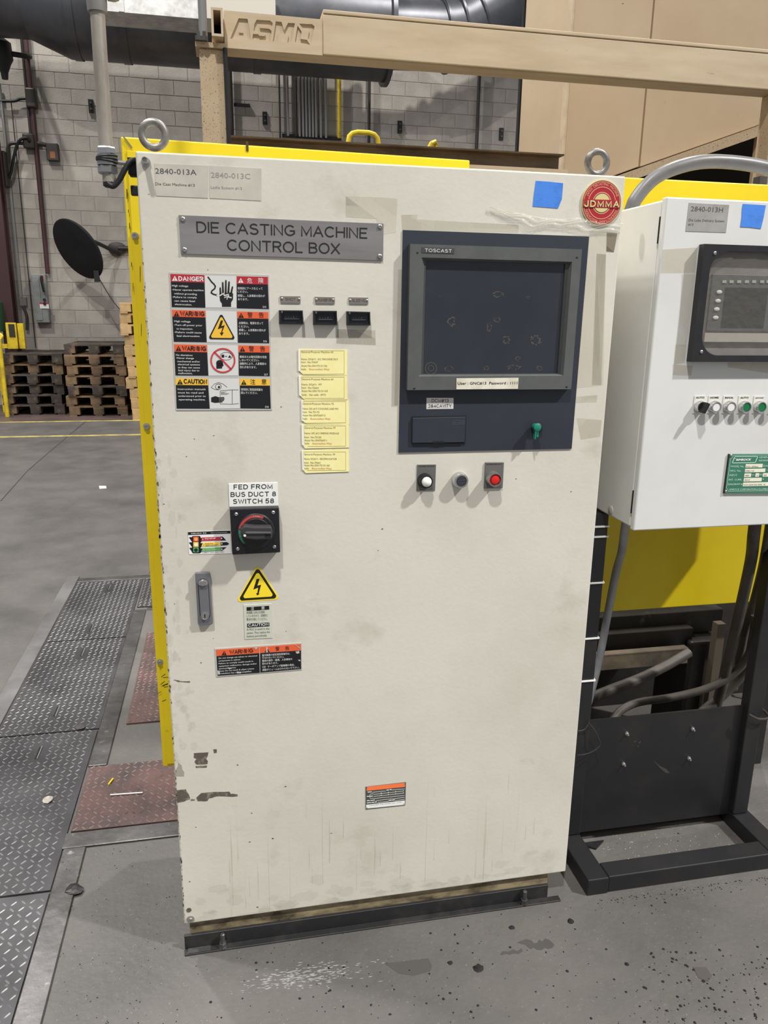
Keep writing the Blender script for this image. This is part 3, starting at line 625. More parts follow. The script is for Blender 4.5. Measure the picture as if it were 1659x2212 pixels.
MB().box(.985, 1.012, .060, .36, .2, H1-.05).build('rear_side_flange', CAB, cab)
MB().box(.012, .953, .010, .35, .004, H0-.001).build('plinth', PLINTH, cab)
b = MB().box(-.002, .953, .001, .0095, .0, .042).box(-.002, .984, -.018, .001, .0, .0045)
b.build('channel_foot', CHANNEL, cab, bevel=.001, seg=1)
MB().box(.005, .06, -.016, .0, .0047, .006).build('foot_shim', STEEL, cab)
for u, v in ((482, 2025), (1125, 1936)):
    g = G(u, v, .006); g.y = max(g.y, -.012)
    MB().ring((g.x, -.010, .0046), (0, 0, 1), [(.0105, 0), (.0105, .003), (.0095, .0031), (.0095, .013), (.006, .0131), (.006, .038), (.004, .040)], 6).build('anchor_bolt', STEEL, cab)
# eye bolts
for u, v in ((332, 290), (1290, 351)):
    q = Q(u, v, .05)
    b = MB(); R_ = .0222; q.z -= .002
    b.tube([(q.x+R_*math.cos(t), .05, q.z+.001+R_*1.02*math.sin(t)) for t in [2*math.pi*k/32 for k in range(32)]], .0073, 12, False, True)
    b.ring((q.x, .05, H1-.006), (0, 0, 1), [(.017, 0), (.017, .004), (.011, .007), (.008, .012)], 20)
    b.build('eye_bolt', IRON, cab, True)
q = Q(1308, 372, .12); MB().ring((q.x+.012, .12, H1-.006), (0, 0, 1), [(.012, 0), (.012, .02), (.008, .022)], 12).build('red_plug', mat('red_plug_plastic', (150, 40, 40), .5), cab, True)
# top seam strip + small bolts on the lid
MB().box(.15, .78, .10, .13, H1-.006, H1+.001).build('lid_strip', CAB, cab)
for u, v in ((579, 333), (847, 350), (895, 352), (1065, 363)):
    q = Q(u, v, .11); MB().dome((q.x, .11, H1-.005), (0, 0, 1), .007, .010).build('lid_bolt', ZINC if u < 870 else STEEL, cab, True)
# corner studs
q = Q(313, 344, -.02)
b = MB(); b.ring((q.x, 0, q.z-.002), (0, -1, 0), [(.0085, 0), (.0085, .004), (.0055, .0045), (.0055, .028), (.0042, .028), (.0042, .022)], 18); b.build('door_stud', ZINC, cab, True)
q = Q(*D2(1485, 1205), 0); MB().ring((q.x, 0, q.z), (0, -1, 0), [(.009, 0), (.009, .003), (.005, .004), (.005, .007), (.003, .007), (.003, .004)], 18).build('door_stud', ZINC, cab, True)
for V, x, y in ((D2, 1472, 1138),):
    q = Q(*V(x, y), 0); MB().ring((q.x, 0, q.z), (0, -1, 0), [(.006, 0), (.006, .001)], 14).build('plugged_hole', RUST, cab)
def blob(V, pts, name, m_, parent=cab, jit=1.5, sub=3, Y=-.0006, t=.0006):
    out = []
    n = len(pts)
    for i in range(n):
        a, b_ = pts[i], pts[(i+1) % n]
        for k in range(sub):
            f = k/sub; out.append((a[0]+(b_[0]-a[0])*f+random.uniform(-jit, jit), a[1]+(b_[1]-a[1])*f+random.uniform(-jit, jit)))
    return MB().pp(V, out, Y, t).build(name, m_, parent)
# paint scars
for pts in ([(218, 213), (305, 207), (300, 228), (290, 245), (302, 262), (298, 278), (230, 280), (222, 262), (236, 248), (218, 240)], [(333, 192), (355, 190), (354, 210), (338, 213)],
            [(232, 478), (262, 452), (330, 446), (430, 443), (440, 456), (480, 458), (478, 470), (440, 473), (360, 470), (310, 482), (300, 498), (240, 500)],
            [(112, 436), (170, 430), (188, 460), (196, 486), (160, 500), (118, 510)], [(228, 290), (296, 288), (294, 298), (232, 300)],
            [(100, 318), (118, 302), (128, 270), (146, 285), (148, 308), (160, 322), (158, 350), (108, 350)], [(200, 487), (225, 490), (222, 497), (200, 495)]):
    blob(D6, pts, 'paint_scar', RUST if pts[0][0] != 100 else mat('grey_primer', (160, 156, 146), .6))
for V, x, y in ((D1, 1360, 556), (D1, 1566, 1015), (V8, 375, 678), (V8, 43, 1133), (V8, 245, 700), (D6, 690, 722), (D6, 552, 743), (D6, 1040, 690), (D6, 765, 412), (D6, 598, 1133), (D3, 262, 1130), (D3, 395, 875), (D3, 1161, 798), (V6, 815, 1760), (V6, 1167, 1842), (V8, 1465, 1440), (V8, 1493, 1298), (V8, 822, 487), (V8, 193, 817), (V5, 468, 505), (V4, 1270, 75), (V4, 1255, 1160), (V4, 1215, 540), (D6, 193, 980), (D6, 230, 655), (D6, 480, 283), (D6, 563, 570), (V3, 870, 20)):
    s_ = random.uniform(3, 6); blob(V, [(x-s_*1.3, y), (x, y-s_*.6), (x+s_*1.3, y), (x, y+s_*.7)], 'paint_chip', RUST, jit=1, sub=2)
blob(D1, [(1352, 1150), (1378, 1150), (1400, 1158), (1480, 1160), (1480, 1168), (1420, 1166), (1385, 1163), (1375, 1158)], 'paint_scratch', RUST, jit=2)
b = MB(); bz = H0+.02
for k in range(200):      # chips along the left door edge
    z = H0+random.random()**1.15*1.55; x = -.0004+random.uniform(0, .004); r_ = random.choice([.0005, .0008, .0008, .0012, .002, .003])
    b.prism([(x+r_*c_*.6, -.0007, z+r_*s_*1.6) for c_, s_ in [(math.cos(t)*random.uniform(.4, 1.5), math.sin(t)*random.uniform(.4, 1.5)) for t in (0, 1.1, 2.2, 3.3, 4.3, 5.3)]], (0, .0005, 0))
o = b.build('edge_chips', RUST, cab); tag(o, kind='stuff')
# grime runs down the lower door and a grubby left edge
DRIP = clear('brown_drip_stain', (168, 150, 112), .17, .6); GRM = clear('brown_grime', (140, 122, 98), .055, .7)
b = MB()
for k in range(44):
    x = random.uniform(.05, .99); z0 = H0+random.uniform(.002, .30)*random.random(); hh = random.uniform(.04, .34)*random.random()+.02; w_ = random.uniform(.0004, .0012)
    b.add([(x-w_, -.0003, z0), (x+w_, -.0003, z0), (x+w_*.7+random.uniform(-.002, .002), -.0003, z0+hh*.5), (x+w_*.2, -.0003, z0+hh), (x-w_*.2, -.0003, z0+hh), (x-w_*.7, -.0003, z0+hh*.5)], [(0, 1, 2, 3, 4, 5)])
tag(b.build('drip_stains', DRIP, cab), None, None, None, 'stuff')
b = MB()
def stain(cx, cz, rx_, rz_, n=16):
    b.add([(cx+rx_*random.uniform(.6, 1.2)*math.cos(2*math.pi*k/n), -.0002-len(b.f)*1e-6, cz+rz_*random.uniform(.6, 1.2)*math.sin(2*math.pi*k/n)) for k in range(n)], [tuple(range(n))])
for k in range(60): stain(random.uniform(.003, .05), random.uniform(.5, 1.25), random.uniform(.002, .010), random.uniform(.004, .02))
for k in range(40): stain(random.uniform(.02, .98), H0+.004+abs(random.gauss(0, .03)), random.uniform(.01, .04), random.uniform(.003, .02))

tag(b.build('grime_patches', GRM, cab), None, None, None, 'stuff')
# old tape residue
RES = clear('tape_residue', (188, 174, 146), .16, .4); RES2 = clear('tape_residue_pale', (228, 220, 204), .3, .35)
for V, pts, m_ in ((V5, [(1292, 66), (1500, 72), (1600, 80), (1598, 130), (1590, 280), (1480, 300), (1475, 200), (1292, 190)], RES2), (V5, [(1235, 945), (1240, 860), (1468, 866), (1470, 955)], RES2),
                   (V6, [(80, 72), (185, 70), (180, 100), (300, 108), (300, 168), (85, 165)], RES), (V6, [(300, 108), (830, 135), (830, 185), (300, 172)], RES), (V6, [(1285, 175), (1480, 182), (1440, 310), (1390, 310), (1372, 1160), (1200, 1180), (1245, 700)], RES2),
                   (V6, [(1330, 320), (1390, 325), (1360, 1160), (1300, 1160)], RES), (V6, [(1202, 1372), (1362, 1385), (1352, 1490), (1228, 1510)], RES), (V6, [(1188, 1235), (1335, 1225), (1330, 1270), (1188, 1275)], RES),
                   (V6, [(60, 420), (84, 420), (60, 1290), (35, 1290)], RES), (V6, [(1395, 185), (1462, 190), (1440, 310), (1392, 305)], mat('peeled_patch', (158, 148, 128), .5))):
    MB().pp(V, pts, -.0004, .0004).build('tape_residue', m_, cab)
# wrinkled clear tape
WR = clear('wrinkled_clear_tape', (226, 222, 210), .2, .08)
top = [(638, 20), (760, 50), (860, 66), (990, 92), (1110, 98), (1220, 90), (1300, 110), (1400, 130), (1500, 126)]
bot = [(640, 24), (720, 66), (800, 110), (900, 160), (1010, 142), (1110, 150), (1225, 186), (1330, 180), (1460, 182)]
b = MB(); vs = []
nx, ny = 96, 10
def interp(L_, f):
    f *= len(L_)-1; i = min(int(f), len(L_)-2); f -= i; return (L_[i][0]+(L_[i+1][0]-L_[i][0])*f, L_[i][1]+(L_[i+1][1]-L_[i][1])*f)
for i in range(nx+1):
    a, c = interp(top, i/nx), interp(bot, i/nx)
    for j in range(ny+1):
        f = j/ny; edge = 0 if i in (0, nx) or j in (0, ny) else 1
        q = Q(*V6(a[0]+(c[0]-a[0])*f, a[1]+(c[1]-a[1])*f), 0)
        vs.append((q.x, -.003-edge*(random.uniform(0, .0006)+.0035*abs(math.sin(i*.16+j*.75+math.sin(i*.31)*1.4))), q.z))
b.add(vs, [(i*(ny+1)+j, (i+1)*(ny+1)+j, (i+1)*(ny+1)+j+1, i*(ny+1)+j+1) for i in range(nx) for j in range(ny)])
o = b.build('wrinkled_tape', WR, cab); o.data.polygons.foreach_set('use_smooth', [True]*len(o.data.polygons)); tag(o, 'wrinkled strip of clear tape')
# blue tape + asset tags
BLUE = mat('blue_tape', (66, 132, 224), .75, rgb2=(60, 124, 214), scale=30, lo=.5, hi=.6, bump=.0002, bscale=300)
o = MB().pp(V3, [(397, 983), (468, 988), (545, 996), (541, 1052), (538, 1082), (517, 1133), (455, 1128), (380, 1122), (385, 1070), (392, 1020)], -.0008, .0008).build('blue_tape', BLUE, cab); tag(o, 'torn square of blue masking tape')
TAGC = mat('faded_clear_label', (200, 195, 184), .3, rgb2=(186, 181, 171), scale=14); TAGD = mat('faded_ink', (84, 82, 80), .5); TAGF = mat('very_faded_ink', (150, 147, 142), .5)
def tagplate(V, quad_, lines, lab, m_=TAGC):
    o = MB().pp(V, quad_, -.0007, .0007).build('asset_label', m_, cab if V is not V7 else None)
    tag(o, lab) if lab else None
    for txt, p0, p1, cap, mm in lines: MB().text(V, txt, p0, p1, cap, -.001, .0).build('lettering', mm, o)
    return o
tagplate(V1, [(990, 1046), (1332, 1060), (1330, 1268), (1000, 1253)], [('2840-013A', (994, 1110), (1258, 1120), 36, TAGD), ('Die Cast Machine #13', (994, 1184), (1246, 1194), 18, TAGD)], 'faded clear label reading 2840-013A')
tagplate(V1, [(1340, 1060), (1672, 1078), (1672, 1285), (1342, 1268)], [('2840-013C', (1350, 1136), (1602, 1146), 36, TAGF), ('Ladle System #13', (1350, 1206), (1548, 1214), 18, TAGF)], 'very faded clear label beside the 2840-013A label')
# ------------------------------------------------------------------ engraved name plate
PLATE = mat('brushed_grey_plate', (146, 143, 144), .38, .35, rgb2=(132, 128, 129), scale=4, stretch=(1, 1, 8))
INK = mat('engraved_black', (30, 30, 34), .5)
npl = MB().pp(V5, [(293, 177), (1517, 229), (1514, 451), (306, 410)], -.003, .003).build('name_plate', PLATE, cab, bevel=.0006, seg=1); tag(npl, 'brushed grey plate reading DIE CASTING MACHINE CONTROL BOX')
# plate is straight: strokes of rounded single-line letters
stext(MB(), V5, 'DIE CASTING MACHINE', (400, 284), (1420, 320), 68, .15, -.0034, .24).build('lettering', INK, npl)
stext(MB(), V5, 'CONTROL BOX', (583, 391), (1256, 413), 68, .15, -.0034, .24).build('lettering', INK, npl)
def rivet(V, x, y, par, Y=-.003, r_=.005):
    q = Q(*V(x, y), Y); MB().ring((q.x, Y, q.z), (0, -1, 0), [(r_, 0), (r_*.9, r_*.35), (r_*.55, r_*.6), (r_*.5, r_*.35), (r_*.05, r_*.3)], 14).build('rivet', ZINC, par, True)
for x, y in ((318, 203), (328, 386), (1495, 248), (1494, 425)): rivet(V5, x, y, npl)
# ------------------------------------------------------------------ warning sign stack
RED = mat('sign_red', (178, 42, 54), .4); ORG = mat('sign_orange', (226, 98, 56), .4); AMB = mat('sign_amber', (240, 190, 62), .4)
SIL = mat('silver_sign_foil', (196, 195, 190), .35, .2); BLK = mat('sign_black', (20, 21, 26), .42); PIC = mat('sign_picture_white', (214, 213, 211), .4); SW = mat('sign_white_text', (226, 226, 224), .5)
sg = MB().pp(V5, [(237, 520), (832, 537), (850, 1343), (278, 1345)], -.0012, .0012).build('warning_sign', SIL, cab); tag(sg, 'four-panel black warning sign in English and Japanese')
Yp, Yt = -.0016, -.0020
def quadp(V, pts, name, m_, par, Y=Yp): return MB().pp(V, pts, Y, .0003).build(name, m_, par)
def inset(q, d=2):
    cx = sum(p[0] for p in q)/4; cy = sum(p[1] for p in q)/4
    return [(x+(d if x < cx else -d), y+(d if y < cy else -d)) for x, y in q]
def tri(V, cx, cy, s, fg, bg, par, Y=Yt):
    MB().pp(V, [(cx, cy-s), (cx+s*1.0, cy+s*.8), (cx-s*1.0, cy+s*.8)], Y, .0002).build('alert_triangle', fg, par)
    b = MB().pp(V, [(cx-s*.13, cy-s*.4), (cx+s*.13, cy-s*.4), (cx+s*.06, cy+s*.28), (cx-s*.06, cy+s*.28)], Y-.0003, .0002)
    b.pp(V, [(cx-s*.1, cy+s*.42), (cx+s*.1, cy+s*.42), (cx+s*.1, cy+s*.6), (cx-s*.1, cy+s*.6)], Y-.0003, .0002)
    b.build('exclamation_mark', bg, par)
rows = [
 (RED, SW, 'DANGER', '危', '険', [(243, 530), (446, 537), (447, 582), (246, 577)], [(246, 577), (447, 582), (452, 732), (252, 728)], [(449, 540), (636, 544), (638, 733), (454, 731)], [(640, 544), (826, 548), (826, 593), (640, 590)], [(640, 590), (826, 593), (832, 740), (640, 735)]),
 (ORG, BLK, 'WARNING', '警', '告', [(253, 745), (452, 750), (453, 790), (255, 785)], [(255, 785), (453, 790), (460, 938), (264, 935)], [(455, 750), (638, 755), (643, 941), (462, 938)], [(642, 755), (828, 758), (829, 798), (643, 795)], [(643, 795), (829, 798), (834, 944), (647, 941)]),
 (ORG, BLK, 'WARNING', '警', '告', [(265, 950), (461, 955), (463, 998), (267, 994)], [(267, 994), (463, 998), (470, 1138), (274, 1136)], [(464, 955), (646, 957), (648, 1137), (472, 1138)], [(650, 957), (835, 960), (835, 1000), (651, 998)], [(651, 998), (835, 1000), (837, 1141), (653, 1138)]),
 (AMB, BLK, 'CAUTION', '注', '意', [(274, 1152), (467, 1156), (469, 1195), (276, 1193)], [(276, 1193), (469, 1195), (478, 1335), (281, 1334)], [(471, 1156), (654, 1156), (658, 1333), (480, 1335)], [(658, 1156), (837, 1158), (838, 1197), (659, 1196)], [(659, 1196), (838, 1197), (843, 1335), (662, 1333)])]
for hc, fg, wd, k1, k2, hl_, bl_, pc, hr_, br_ in rows:
    for q_, m_, nm in ((hl_, hc, 'header'), (bl_, BLK, 'text_field'), (pc, PIC, 'picture_field'), (hr_, hc, 'header'), (br_, BLK, 'text_field')): quadp(V5, q_, nm, m_, sg)
    x0, y0 = hl_[0]; x1, y1 = hl_[2]
    tri(V5, x0+27, (y0+y1)/2+2, 17, fg, hc, sg)
    stext(MB(), V5, wd, (x0+49, y1-10), (x1-6, y1-7), 30, .24, Yt, .32).build('lettering', fg, sg)
    x0, y0 = hr_[0]; x1, y1 = hr_[2]
    tri(V5, x0+24, (y0+y1)/2+2, 16, fg, hc, sg)
    for kk, cx in ((k1, x0+78), (k2, x0+145)): MB().text(V5, kk, (cx-15, y1-10), (cx+15, y1-10), 28, Yt, .0, capu=.8).build('lettering', fg, sg)
def lines(V, L_, m_, par, cap, Y=Yt, bold=.012):
    b = MB()
    for txt, p0, p1 in L_: b.text(V, txt, p0, p1, cap, Y, bold)
    return b.build('lettering', m_, par)
lines(V5, [('High voltage', (253, 605), (350, 608)), ('•Never operate machine', (255, 629), (442, 633)), ('without grounding.', (266, 652), (404, 656)), ('•Failure to comply', (257, 673), (401, 676)), ('can cause fatal', (268, 695), (390, 698)), ('electrocution.', (270, 716), (372, 719)),
           ('High voltage', (267, 817), (363, 820)), ('•Turn off power prior', (267, 840), (434, 843)), ('to inspection.', (280, 862), (378, 864)), ('•Failure could cause', (269, 883), (430, 886)), ('fatal electrocution.', (281, 905), (421, 907)),
           ('No alterations', (277, 1019), (376, 1021)), ('•Never change', (278, 1037), (384, 1039)), ('mechanical and/or', (286, 1057), (420, 1059)), ('electrical systems', (288, 1075), (420, 1077)), ('as they can cause', (289, 1093), (420, 1095)), ('fatal injury due to', (290, 1111), (416, 1112)), ('malfunction.', (291, 1128), (376, 1129)),
           ('Instruction manuals', (288, 1223), (454, 1224)), ('must be read and', (289, 1244), (441, 1245)), ('understood prior to', (291, 1264), (454, 1265)), ('operating machine.', (293, 1285), (453, 1286))], SW, sg, 11, bold=.003)
lines(V5, [('使用前にアースをとって', (645, 622), (794, 624)), ('ください。', (645, 642), (706, 643)), ('感電し、人身事故の恐れが', (646, 666), (808, 668)), ('あります。', (647, 687), (708, 688)), ('D15', (796, 733), (816, 733)),
           ('点検時は、電源を切って', (652, 829), (798, 831)), ('ください。', (652, 850), (713, 851)), ('感電し、人身事故の恐れが', (653, 871), (813, 873)), ('あります。', (653, 892), (714, 893)), ('D16', (800, 938), (820, 938)),
           ('機械または電気回路を改造', (657, 1031), (818, 1033)), ('しないでください。', (657, 1051), (774, 1052)), ('誤動作により、人身事故の', (658, 1072), (816, 1073)), ('恐れがあります。', (658, 1093), (758, 1094)), ('D17', (805, 1137), (825, 1137)),
           ('使用前に取扱説明書を', (665, 1226), (795, 1228)), ('読んでください。', (665, 1246), (764, 1247)), ('D18', (810, 1330), (830, 1330))], SW, sg, 12, bold=.0)
# pictograms
b = MB()
b.pp(V5, [(536, 650), (540, 648), (612, 640), (618, 650), (617, 682), (606, 700), (606, 726), (552, 726), (551, 706), (540, 690)], Yt, .0002)
for x0, y0, x1, y1, w_ in ((543, 652, 541, 610, 7), (558, 648, 556, 578, 7.5), (574, 645, 575, 566, 7.5), (590, 643, 594, 574, 7.5), (606, 648, 614, 604, 7)):
    b.pp(V5, [(x0-w_*.8, y0), (x1-w_*.62, y1+4), (x1, y1-2), (x1+w_*.62, y1+4), (x0+w_*.8, y0)], Yt, .0002)
def stroke(b, V, pts, w_, Y=Yt):
    for (ax, ay), (bx, by) in zip(pts[:-1], pts[1:]):
        d = math.hypot(bx-ax, by-ay) or 1; nx_, ny_ = -(by-ay)/d*w_/2, (bx-ax)/d*w_/2; ex, ey = (bx-ax)/d*w_*.2, (by-ay)/d*w_*.2
        b.pp(V, [(ax+nx_-ex, ay+ny_-ey), (bx+nx_+ex, by+ny_+ey), (bx-nx_+ex, by-ny_+ey), (ax-nx_-ex, ay-ny_-ey)], Y, .0002)
stroke(b, V5, [(468, 548), (490, 578), (505, 592), (512, 604), (508, 618), (492, 630), (487, 642), (498, 650), (515, 655)], 8)
stroke(b, V5, [(515, 655), (524, 648)], 2); stroke(b, V5, [(515, 655), (522, 663)], 2)
b.build('hand_shock_pictogram', BLACKP, sg)
b = MB(); stroke(b, V5, [(538, 660), (562, 646), (566, 660), (590, 652), (590, 668), (608, 672)], 7, Yt-.0004); stroke(b, V5, [(566, 672), (584, 664), (582, 682)], 5, Yt-.0004); b.build('shock_bolt', PIC, sg)
def shock_triangle(V, top_, L_, R_, par, y1, y2, rounded=10):
    def shrink(f): 
        cx = (top_[0]+L_[0]+R_[0])/3; cy = (top_[1]+L_[1]+R_[1])/3
        out = []
        T_ = [(cx+(p[0]-cx)*f, cy+(p[1]-cy)*f) for p in (top_, R_, L_)]
        for i in range(3):
            a, p, c = T_[i-1], T_[i], T_[(i+1) % 3]
            for q_, k in ((a, .09), (c, .09)): out.append((p[0]+(q_[0]-p[0])*k, p[1]+(q_[1]-p[1])*k))
            out.insert(-1, (p[0]*.93+(a[0]+c[0])*.035, p[1]*.93+(a[1]+c[1])*.035))
        return out
    return shrink
sh = shock_triangle(V5, (547, 762), (468, 920), (634, 922), sg, 0, 0)
quadp(V5, sh(1.0), 'triangle_border', BLACKP, sg, Yt); quadp(V5, sh(.84), 'triangle_field', AMB, sg, Yt-.0003)
def bolt_shape(V, pts, par, Y): MB().pp(V, pts, Y, .0002).build('lightning_bolt', BLACKP, par)
bolt_shape(V5, [(545, 808), (558, 808), (548, 842), (568, 836), (552, 880), (562, 878), (550, 900), (538, 880), (546, 882), (555, 850), (527, 860)], sg, Yt-.0006)
# no-alteration pictogram
def circ(b, V, cx, cy, r0, r1, Y, n=28, a=1.0):
    for k in range(n):
        t0, t1 = 2*math.pi*k/n, 2*math.pi*(k+1)/n
        b.pp(V, [(cx+r1*math.cos(t0)*a, cy+r1*math.sin(t0)), (cx+r1*math.cos(t1)*a, cy+r1*math.sin(t1)), (cx+r0*math.cos(t1)*a, cy+r0*math.sin(t1)), (cx+r0*math.cos(t0)*a, cy+r0*math.sin(t0))], Y, .0002)
def disc(b, V, cx, cy, rx_, ry_, Y, n=20): b.pp(V, [(cx+rx_*math.cos(2*math.pi*k/n), cy+ry_*math.sin(2*math.pi*k/n)) for k in range(n)], Y, .0002)
b = MB(); disc(b, V5, 537, 1062, 20, 18, Yt); b.pp(V5, [(518, 1062), (556, 1062), (562, 1078), (554, 1082), (552, 1094), (518, 1096)], Yt, .0002)
b.pp(V5, [(549, 1012), (565, 1012), (565, 1029), (549, 1029)], Yt, .0002).pp(V5, [(598, 1014), (607, 1030), (588, 1030)], Yt, .0002); stroke(b, V5, [(570, 1022), (582, 1022)], 3)
circ(b, V5, 577, 1021, 22.5, 24, Yt, a=1.55); b.build('head_pictogram', BLACKP, sg)
b = MB(); circ(b, V5, 557, 1047, 66, 75, Yt-.0004); stroke(b, V5, [(505, 995), (608, 1100)], 9, Yt-.0004); b.build('prohibition_ring', mat('ring_red', (200, 60, 66), .4), sg)
# read-manual pictogram
b = MB(); circ(b, V5, 530, 1203, 15, 17, Yt, a=1.1); disc(b, V5, 534, 1206, 7, 7, Yt); stroke(b, V5, [(487, 1208), (505, 1188), (530, 1178), (556, 1186), (582, 1206)], 1.6); stroke(b, V5, [(487, 1208), (510, 1220), (532, 1222)], 1.4)
stroke(b, V5, [(541, 1228), (610, 1222), (650, 1222)], 1.5); stroke(b, V5, [(613, 1222), (613, 1308)], 2); stroke(b, V5, [(541, 1228), (541, 1306), (610, 1308), (652, 1304)], 1.5)
for k, l_ in enumerate((32, 22, 50, 40)): stroke(b, V5, [(545, 1236+k*4.5), (545+l_, 1235+k*4.5)], .9)
b.pp(V5, [(487, 1268), (512, 1260), (532, 1266), (532, 1298), (510, 1300), (487, 1294)], Yt, .0002)
for k, l_ in enumerate((34, 36, 32, 24)): stroke(b, V5, [(528, 1270+k*8.5), (530+l_, 1268+k*8.5)], 5.5)
b.build('read_manual_pictogram', BLACKP, sg)
# ------------------------------------------------------------------ three counters
GPL = mat('small_grey_plate', (136, 130, 124), .4, .3)
for (q_, txt, t0, t1, rv, bx) in (([(105, 70), (425, 72), (425, 178), (115, 173)], 'SHOT', (190, 138), (350, 142), ((137, 108), (404, 118)), [(95, 290), (462, 293), (474, 512), (97, 508)]),
                              ([(648, 80), (960, 87), (960, 186), (657, 182)], 'PLUNGER TIP', (700, 150), (908, 153), ((673, 125), (937, 127)), [(628, 298), (993, 300), (1000, 524), (630, 518)]),
                              ([(1178, 88), (1480, 93), (1480, 192), (1182, 188)], 'SLEEVE', (1228, 160), (1434, 162), ((1200, 132), (1464, 136)), [(1150, 306), (1512, 315), (1518, 528), (1153, 526)])):
    p = MB().pp(E7, q_, -.002, .002).build('counter_label', GPL, cab)
    stext(MB(), E7, txt, t0, t1, 44, .12, -.0023, .24).build('lettering', mat('weak_engraving', (78, 72, 70), .5), p)
    for r_ in rv: rivet(E7, *r_, p, -.002, .0026)
    c = MB().frame(E7, bx, [(bx[0][0]+28, bx[0][1]+22), (bx[1][0]-18, bx[1][1]+22), (bx[2][0]-18, bx[2][1]-20), (bx[3][0]+28, bx[3][1]-20)], -.013, 0).build('counter', RUBBER, cab)
    x0, y0, x1, y1 = bx[0][0]+28, bx[0][1]+22, bx[2][0]-18, bx[2][1]-20; hh = y1-y0
    MB().pp(E7, quad(x0, y0, x1, y1), -.006, .006).build('counter_face', mat('counter_face_plastic', (28, 31, 38), .35), c)
    MB().pp(E7, quad(x0+30, y0+hh*.28, x1-28, y0+hh*.62), -.0075, .0015).build('counter_window', mat('counter_window_glass', (16, 17, 20), .1), c)
    b = MB()
    for k in range(5): b.text(E7, '02317'[k], (x0+62+k*42, y0+hh*.52), (x0+82+k*42, y0+hh*.52), 30, -.0078)
    b.build('counter_digits', mat('counter_digit_grey', (80, 84, 90), .5), c)
    MB().pp(E7, quad(x0+50, y0+hh*.60, x1-50, y0+hh*.64), -.0085, .001).build('counter_ridge', mat('ridge_grey', (96, 98, 102), .4), c)
    MB().pp(E7, quad(x0+4, y0-14, x0+26, y0+20), -.015, .004).build('reset_key', mat('ridge_grey', (96, 98, 102), .4), c)
# ------------------------------------------------------------------ five yellow paper labels
YLW = mat('yellow_paper_label', (246, 238, 172), .7, rgb2=(240, 230, 160), scale=20); YLE = mat('label_white_edge', (240, 238, 226), .7); LINK = mat('label_ink', (104, 94, 66), .7); LRED = mat('label_red_ink', (196, 110, 84), .7)
labs = [
 ([(935, 107), (1260, 112), (1260, 279), (972, 275), (936, 248)], ['General-Purpose Machine 63', 'Name: DC#13 - DC MACHINE DC3', 'Item  No.72657', 'Asset No.GN172131156', 'Selle   :Reserve(Asia Way)'], 955, 18, (129, 176, 196, 220, 243), (212, 242, 112, 172, 186), 1),
 ([(938, 281), (1260, 281), (1262, 440), (978, 442), (942, 412)], ['General-Purpose Machine 65', 'Name: DC#13 - PIT', 'Item  No.72664', 'Asset No.GN172131163', 'Selle   No selle  (PIT)'], 958, 16, (309, 344, 366, 387, 413), (210, 134, 112, 172, 160), 0),
 ([(954, 443), (1270, 446), (1272, 603), (990, 600), (956, 578)], ['General-Purpose Machine 72', 'Name: DC #13 COOLING LINE MO', 'Item  No.73172', 'Asset No.GN72657-2', 'Selle    :Reserve(Asia Way)'], 963, 16, (472, 505, 527, 549, 572), (208, 238, 112, 152, 184), 1),
 ([(957, 605), (1270, 603), (1272, 758), (980, 764), (960, 740)], ['General-Purpose Machine 77', 'Name: DC #13 WIRING MODULE', 'Item  No.73150', 'Asset No.GN72657-1', 'Selle    :Reserve(Asia Way)'], 977, 16, (632, 668, 694, 715, 736), (206, 228, 110, 148, 180), 1),
 ([(958, 778), (1270, 769), (1272, 918), (985, 928), (962, 905)], ['General-Purpose Machine 79', 'Name: DC#13 - RECIPROCATOR', 'Item  No.72661', 'Asset No.GN172131160', 'Selle    :Reserve(Asia Way)'], 973, 16, (808, 838, 863, 881, 902), (206, 218, 110, 170, 182), 1)]
for q_, tx, lx, cp, ys, ws, rd in labs:
    o = MB().pp(V8, q_, -.0016, .0012).build('paper_label', YLW, cab); tag(o, 'yellow paper label titled %s' % tx[0])
    MB().pp(V8, [(q_[0][0], q_[0][1]+3), (q_[0][0]+13, q_[0][1]+2), (q_[-1][0]+16, q_[-1][1]+8), (q_[-1][0], q_[-1][1])], -.0020, .0003).build('curled_edge', YLE, o)
    bx0, by0, bx1, by1 = lx-4, q_[0][1]+8, q_[1][0]-20, q_[2][1]-10
    b = MB(); stroke(b, V8, [(bx0, by0), (bx1, by0), (bx1, by1), (bx0+24, by1+2)], 1.4, -.0020); stroke(b, V8, [(bx0, by0), (bx0, by1-20)], 1.1, -.0020); b.build('printed_border', mat('label_border', (176, 164, 110), .7), o)
    b = MB()
    for i, (t_, y, w_) in enumerate(zip(tx, ys, ws)):
        if i == 4 and rd: b.text(V8, 'Selle', (lx, y), (lx+32, y), 12, -.0021, .0); continue
        b.text(V8, t_, (lx, y), (lx+w_, y+ (1 if i < 4 else 0)), 12, -.0021, .0)
    b.build('lettering', LINK, o)
    if rd: MB().text(V8, ':Reserve(Asia Way)', (lx+50, ys[4]), (lx+ws[4], ys[4]), 12, -.0021, .0).build('lettering', LRED, o)
